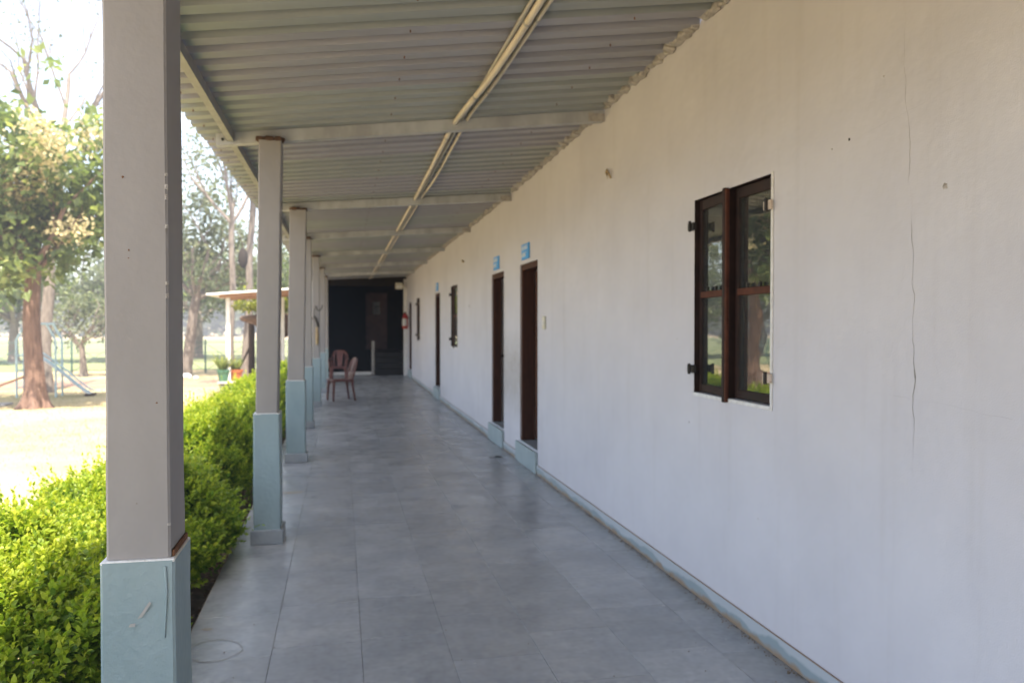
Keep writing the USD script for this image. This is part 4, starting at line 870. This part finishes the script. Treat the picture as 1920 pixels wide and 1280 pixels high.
# far treeline
rng = np.random.default_rng(8)
n = 26000; x = rng.uniform(-190, 40, n); th = 5 + 4.5 * meshkit.fbm(np.stack([x * 0.06, x * 0, x * 0], -1), 4, 2)
pos = np.column_stack([x, 150 + rng.uniform(-6, 6, n), GZ + th * rng.random(n) ** 0.7])
dr = rng.normal(size=pos.shape); L = rng.uniform(0.9, 1.7, n); v, f, k = leaves_mesh(pos, dr, L, L * 0.8, rng)
p = MB().add(v, f).build('far_treeline', M_leafB, None, tint=np.repeat(np.clip(rng.normal(.45, .25, n), 0, 1), k)); tag(p, 'far pale line of trees beyond the green field', 'treeline', kind='stuff')

# nest
ns = thing('hanging_nest', 'dark oval nest hanging by the slender tree trunk', 'nest', (-2.99, 26.95, 3.33))
MB().lathe([(0.0, 0), (0.08, 0.02), (0.14, 0.18), (0.155, 0.36), (0.12, 0.52), (0.05, 0.62), (0.0, 0.64)], n=16).build('body', M_nest, ns, True)
MB().tube([(0, 0, 0.63), (-0.05, 0, 0.95), (-0.3, 0.03, 1.25)], 0.012, 6).build('twig', M_twig, ns)

# ------------------------------------------------------------------ playground
sl = thing('playground_slide', 'pale blue arched slide with a metal chute behind the flowering tree', 'slide', (-7.68, 23.5, GZ))
def archway(y0):
    return curve if False else [(-0.46, y0, 0), (-0.46, y0, 1.47), (-0.24, y0, 1.89), (0.25, y0, 1.89), (0.46, y0, 1.47), (0.46, y0, 0)]
for y0 in (-0.25, 0.25): 
    pts = np.array(archway(y0)); MB_ = MB()
    for i in range(len(pts) - 1): MB_.tube([pts[i], pts[i + 1]], 0.028, 8)
    MB_.build('arch_frame', M_slideb, sl, True)
B((-0.44, -0.23, 1.06), (-0.05, 0.23, 1.10), 0.004).build('platform', M_slideb, sl)
for i in range(4): MB().tube([(-0.46, -0.25, 0.25 + 0.22 * i), (-0.46, 0.25, 0.25 + 0.22 * i)], 0.016, 6).build('rung', M_slideb, sl)
v, f = strip(curve([(-0.05, 0, 1.09), (0.3, 0, 0.83), (0.7, 0, 0.48), (1.05, 0, 0.17), (1.25, 0, 0.08)], 16), 0.19, 0.012); MB().add(v, f).build('chute', M_chute, sl, 30)
for sgn in (-1, 1):
    MB().tube(curve([(-0.05, 0.2 * sgn, 1.17), (0.3, 0.2 * sgn, 0.91), (0.7, 0.2 * sgn, 0.56), (1.05, 0.2 * sgn, 0.25), (1.25, 0.2 * sgn, 0.15)], 14), 0.022, 8).build('chute_rail', M_slideb, sl, True)
B((1.10, -0.16, 0), (1.32, 0.16, 0.07), 0.01).build('foot', M_darkwood, sl)
ss = thing('seesaw', 'weathered plank seesaw tilted at the left edge, left of the big trunk', 'seesaw', (-7.85, 21.1, GZ))
MB().rbox((-0.04, 0, 0.40), (1.75, 0.2, 0.045), rz=0.1, bev=0.006, ry=-0.38).build('plank', M_plank, ss)
for sgn in (-1, 1): MB().tube([(-0.04, 0.14 * sgn, 0), (-0.04, 0.12 * sgn, 0.40)], 0.03, 8).build('post', M_darkwood, ss)
MB().tube([(-0.04, -0.18, 0.37), (-0.04, 0.18, 0.37)], 0.02, 8).build('axle', M_iron, ss)
B((-0.35, -0.25, 0), (0.3, 0.25, 0.05), 0.01).build('base', M_conc, ss)

# ------------------------------------------------------------------ wire fence
fn = thing('wire_fence', 'low dark green wire fence with crossed braces along the far edge of the lawn', 'fence', (0, 34.0, GZ))
xs = np.arange(-26, 6.1, 1.6)
for i, x in enumerate(xs):
    B((x - 0.03, -0.03, -0.05), (x + 0.03, 0.03, 1.30), 0.006).build('post', M_fence, fn)
for z in (0.15, 0.45, 0.8, 1.2): MB().tube([(xs[0], -0.035, z), (xs[-1], -0.035, z)], 0.012 if z > 1 else 0.008, 5).build('wire', M_fence, fn)
for i in range(0, len(xs) - 1):
    for a, b in ((0.1, 1.15), (1.15, 0.1)): MB().tube([(xs[i] + 0.03, -0.045 - 0.012 * (a > 1), a), (xs[i + 1] - 0.03, -0.045 - 0.012 * (a > 1), b)], 0.010, 5).build('brace', M_fence, fn)
for i, (x, y, s) in enumerate([(-5.3, 30.6, 0.17), (-5.75, 30.9, 0.13), (-4.95, 30.3, 0.11)]):
    m = trimesh.creation.icosphere(2, 1.0); vv = m.vertices * (1 + 0.5 * (meshkit.fbm(m.vertices * 1.6 + i * 5, 3, i) - 0.5)[:, None]) * np.array([s, s * 0.8, s * 0.6])
    st_ = MB().add(vv + [0, 0, s * 0.4], m.faces).build('white_stone', M_white, None, True)
    tag(st_, ['largest whitish stone on the dirt behind the lawn', 'whitish stone left of the largest one on the dirt', 'smallest whitish stone on the dirt, right of the largest'][i], 'stone')
    UsdGeom.Xformable(st_).AddTranslateOp().Set(Gf.Vec3d(x, y, GZ))

# ------------------------------------------------------------------ shelter, planter, pots
pw = thing('stone_planter', 'low rubble stone block with a pale slab top, potted plants on it', 'planter', (-2.30, 22.45, GZ))
PX0, PX1, PY0, PY1, PZ = -0.72, 0.75, -0.55, 0.75, 0.38
B((PX0 + 0.03, PY0 + 0.03, 0), (PX1 - 0.03, PY1 - 0.03, PZ)).build('core', M_conc, pw)
r = np.random.default_rng(12)
for side in range(2):
    for row in range(3):
        u = PX0 if side == 0 else PY0; end = PX1 if side == 0 else PY1
        while u < end - 0.05:
            w_ = min(r.uniform(0.14, 0.26), end - u); h0, h1 = row * 0.126 + 0.004, row * 0.126 + 0.121
            o = r.uniform(0, 0.02)
            if side == 0: lo, hi = (u + .005, PY0 - o, h0), (u + w_ - .005, PY0 + 0.028, h1)
            else: lo, hi = (PX0 - o, u + .005, h0), (PX0 + 0.028, u + w_ - .005, h1)
            MB().box(lo, hi, 0.012).build('stone', M_rock, pw); u += w_
B((PX0 - 0.04, PY0 - 0.04, PZ + 0.001), (PX1 + 0.04, PY1 + 0.04, PZ + 0.05), 0.006).build('slab', noisy('pale_slab', (0.45, 0.44, 0.42), (0.6, 0.58, 0.55), 6, 0.8), pw)
PT = GZ + PZ + 0.051
sr = thing('garden_shelter', 'open shelter with a thin white sheet roof on a slim white post', 'shelter', (-2.20, 22.3, 0))
v = [(-1.08, -0.7, 2.30), (0.98, -0.7, 2.46), (0.98, 1.9, 2.46), (-1.08, 1.9, 2.30)]
v = np.array(v); MB().add(np.vstack([v, v + [0, 0, 0.045]]), [(3, 2, 1, 0), (4, 5, 6, 7), (0, 1, 5, 4), (1, 2, 6, 5), (2, 3, 7, 6), (3, 0, 4, 7)]).build('roof_sheet', M_white, sr)
for yb_ in (-0.5, 0.5, 1.6): MB().add(np.array([(-0.8, yb_, 2.24), (0.95, yb_, 2.363), (0.95, yb_ + .07, 2.363), (-0.8, yb_ + .07, 2.24), (-0.8, yb_, 2.318), (0.95, yb_, 2.448), (0.95, yb_ + .07, 2.448), (-0.8, yb_ + .07, 2.318)]), [(3, 2, 1, 0), (4, 5, 6, 7), (0, 1, 5, 4), (1, 2, 6, 5), (2, 3, 7, 6), (3, 0, 4, 7)]).build('roof_beam', M_plank, sr)
B((-0.66, -0.35, PT), (-0.56, -0.25, 2.255), 0.006).build('post', M_white, sr)
B((0.55, 1.53, GZ), (0.65, 1.599, 2.33), 0.006).build('post', M_white, sr)
def pot(name, label, m, loc, rt_, rb_, h, plant, seed):
    p = thing(name, label, 'potted plant', loc)
    MB().lathe([(0, 0.0), (rb_, 0.0), (rt_ * 0.97, h * 0.8), (rt_ * 1.08, h * 0.8), (rt_ * 1.1, h), (rt_ * 0.95, h), (rt_ * 0.9, h * 0.85), (0, h * 0.85)], n=20).build('pot', m, p, 40)
    r = np.random.default_rng(seed); n = 60
    a = r.uniform(0, 2 * np.pi, n); dr = np.column_stack([np.cos(a) * 0.5, np.sin(a) * 0.5, r.uniform(0.6, 1.5, n)])
    pos = np.column_stack([np.cos(a) * 0.05, np.sin(a) * 0.05, np.full(n, h * 0.85)]); L = r.uniform(0.25, plant, n)
    v, f, k = leaves_mesh(pos, dr, L, 0.05, r, 0.3, True); MB().add(v, f).build('leaves', M_leafA, p, tint=np.repeat(r.uniform(.4, 1, n), k))
pot('potted_plant', 'dark green pot with a spiky plant at the left end of the planter', M_greenpot, (-2.93, 21.98, PT), 0.15, 0.11, 0.30, 0.55, 1)
pot('potted_plant', 'orange clay pot with a small plant right of the white post', M_terra, (-2.66, 22.2, PT), 0.17, 0.12, 0.29, 0.4, 2)
wb = thing('white_bowl', 'small white bowl between the green pot and the white post', 'bowl', (-2.84, 22.35, PT))
MB().lathe([(0, 0), (0.06, 0), (0.13, 0.10), (0.12, 0.10), (0.05, 0.015), (0, 0.015)], n=18).build('body', M_white, wb, 40)
MB().lathe([(0.115, 0.1), (0.136, 0.1), (0.136, 0.108), (0.115, 0.108)], n=18).build('rim', M_white, wb, 40)
gu = thing('garden_sunshade', 'round brown thatched sunshade on dark wooden posts behind the shelter', 'sunshade', (-1.85, 25.0, GZ))
MB().lathe([(0.0, 2.22), (0.5, 2.18), (0.98, 2.12), (1.04, 2.05), (0.98, 1.98), (0.6, 1.85), (0.28, 1.50), (0.0, 1.46)], n=28).build('thatch', M_thatch, gu, 40)
MB().tube([(-0.70, 0, 0), (-0.70, 0, 1.95)], [0.10, 0.085], 10).build('post', M_darkwood, gu, True)
MB().tube([(0.1, 0.05, 0), (0.1, 0.05, 1.55)], [0.12, 0.10], 10).build('post', M_darkwood, gu, True)
MB().tube([(-1.1, 0, 0.5), (-0.76, 0, 1.2)], 0.03, 8).build('brace', M_darkwood, gu, True)
cr = thing('creeper', 'yellow-green creeper growing over the brown sunshade', 'creeper', (-1.95, 24.9, 1.85))
r = np.random.default_rng(6); n = 1500
pos = np.column_stack([np.clip(r.normal(-0.1, 0.5, n), -1.0, 0.85), np.clip(r.normal(0, 0.45, n), -0.9, 0.9), 0.12 + np.abs(r.normal(0, 0.22, n))]); dr = r.normal(size=pos.shape) + [0, 0, .3]; L = r.uniform(.07, .13, n)
v, f, k = leaves_mesh(pos, dr, L, L * .7, r); MB().add(v, f).build('leaves', M_leafY, cr, tint=np.repeat(r.random(n), k))
MB().tube([(0.6, 0.35, -2.2), (0.62, 0.3, -1), (0.5, 0.2, 0.05), (0.1, 0.1, 0.35)], [0.03, 0.025, 0.02, 0.01], 6).build('stem', M_twig, cr, True)

# ------------------------------------------------------------------ haze
M_haze = mat('haze_air', {'v': ('principled_volume', {'color': (0.95, 0.96, 1.0), 'density': 0.0025, 'anisotropy': 0.3})}, volume='v.volume')
p = B((-230, -60, GZ - 1.1), (90, 230, 16)).build('haze', M_haze); tag(p, 'pale daylight haze over the garden and fields', 'haze', kind='stuff')
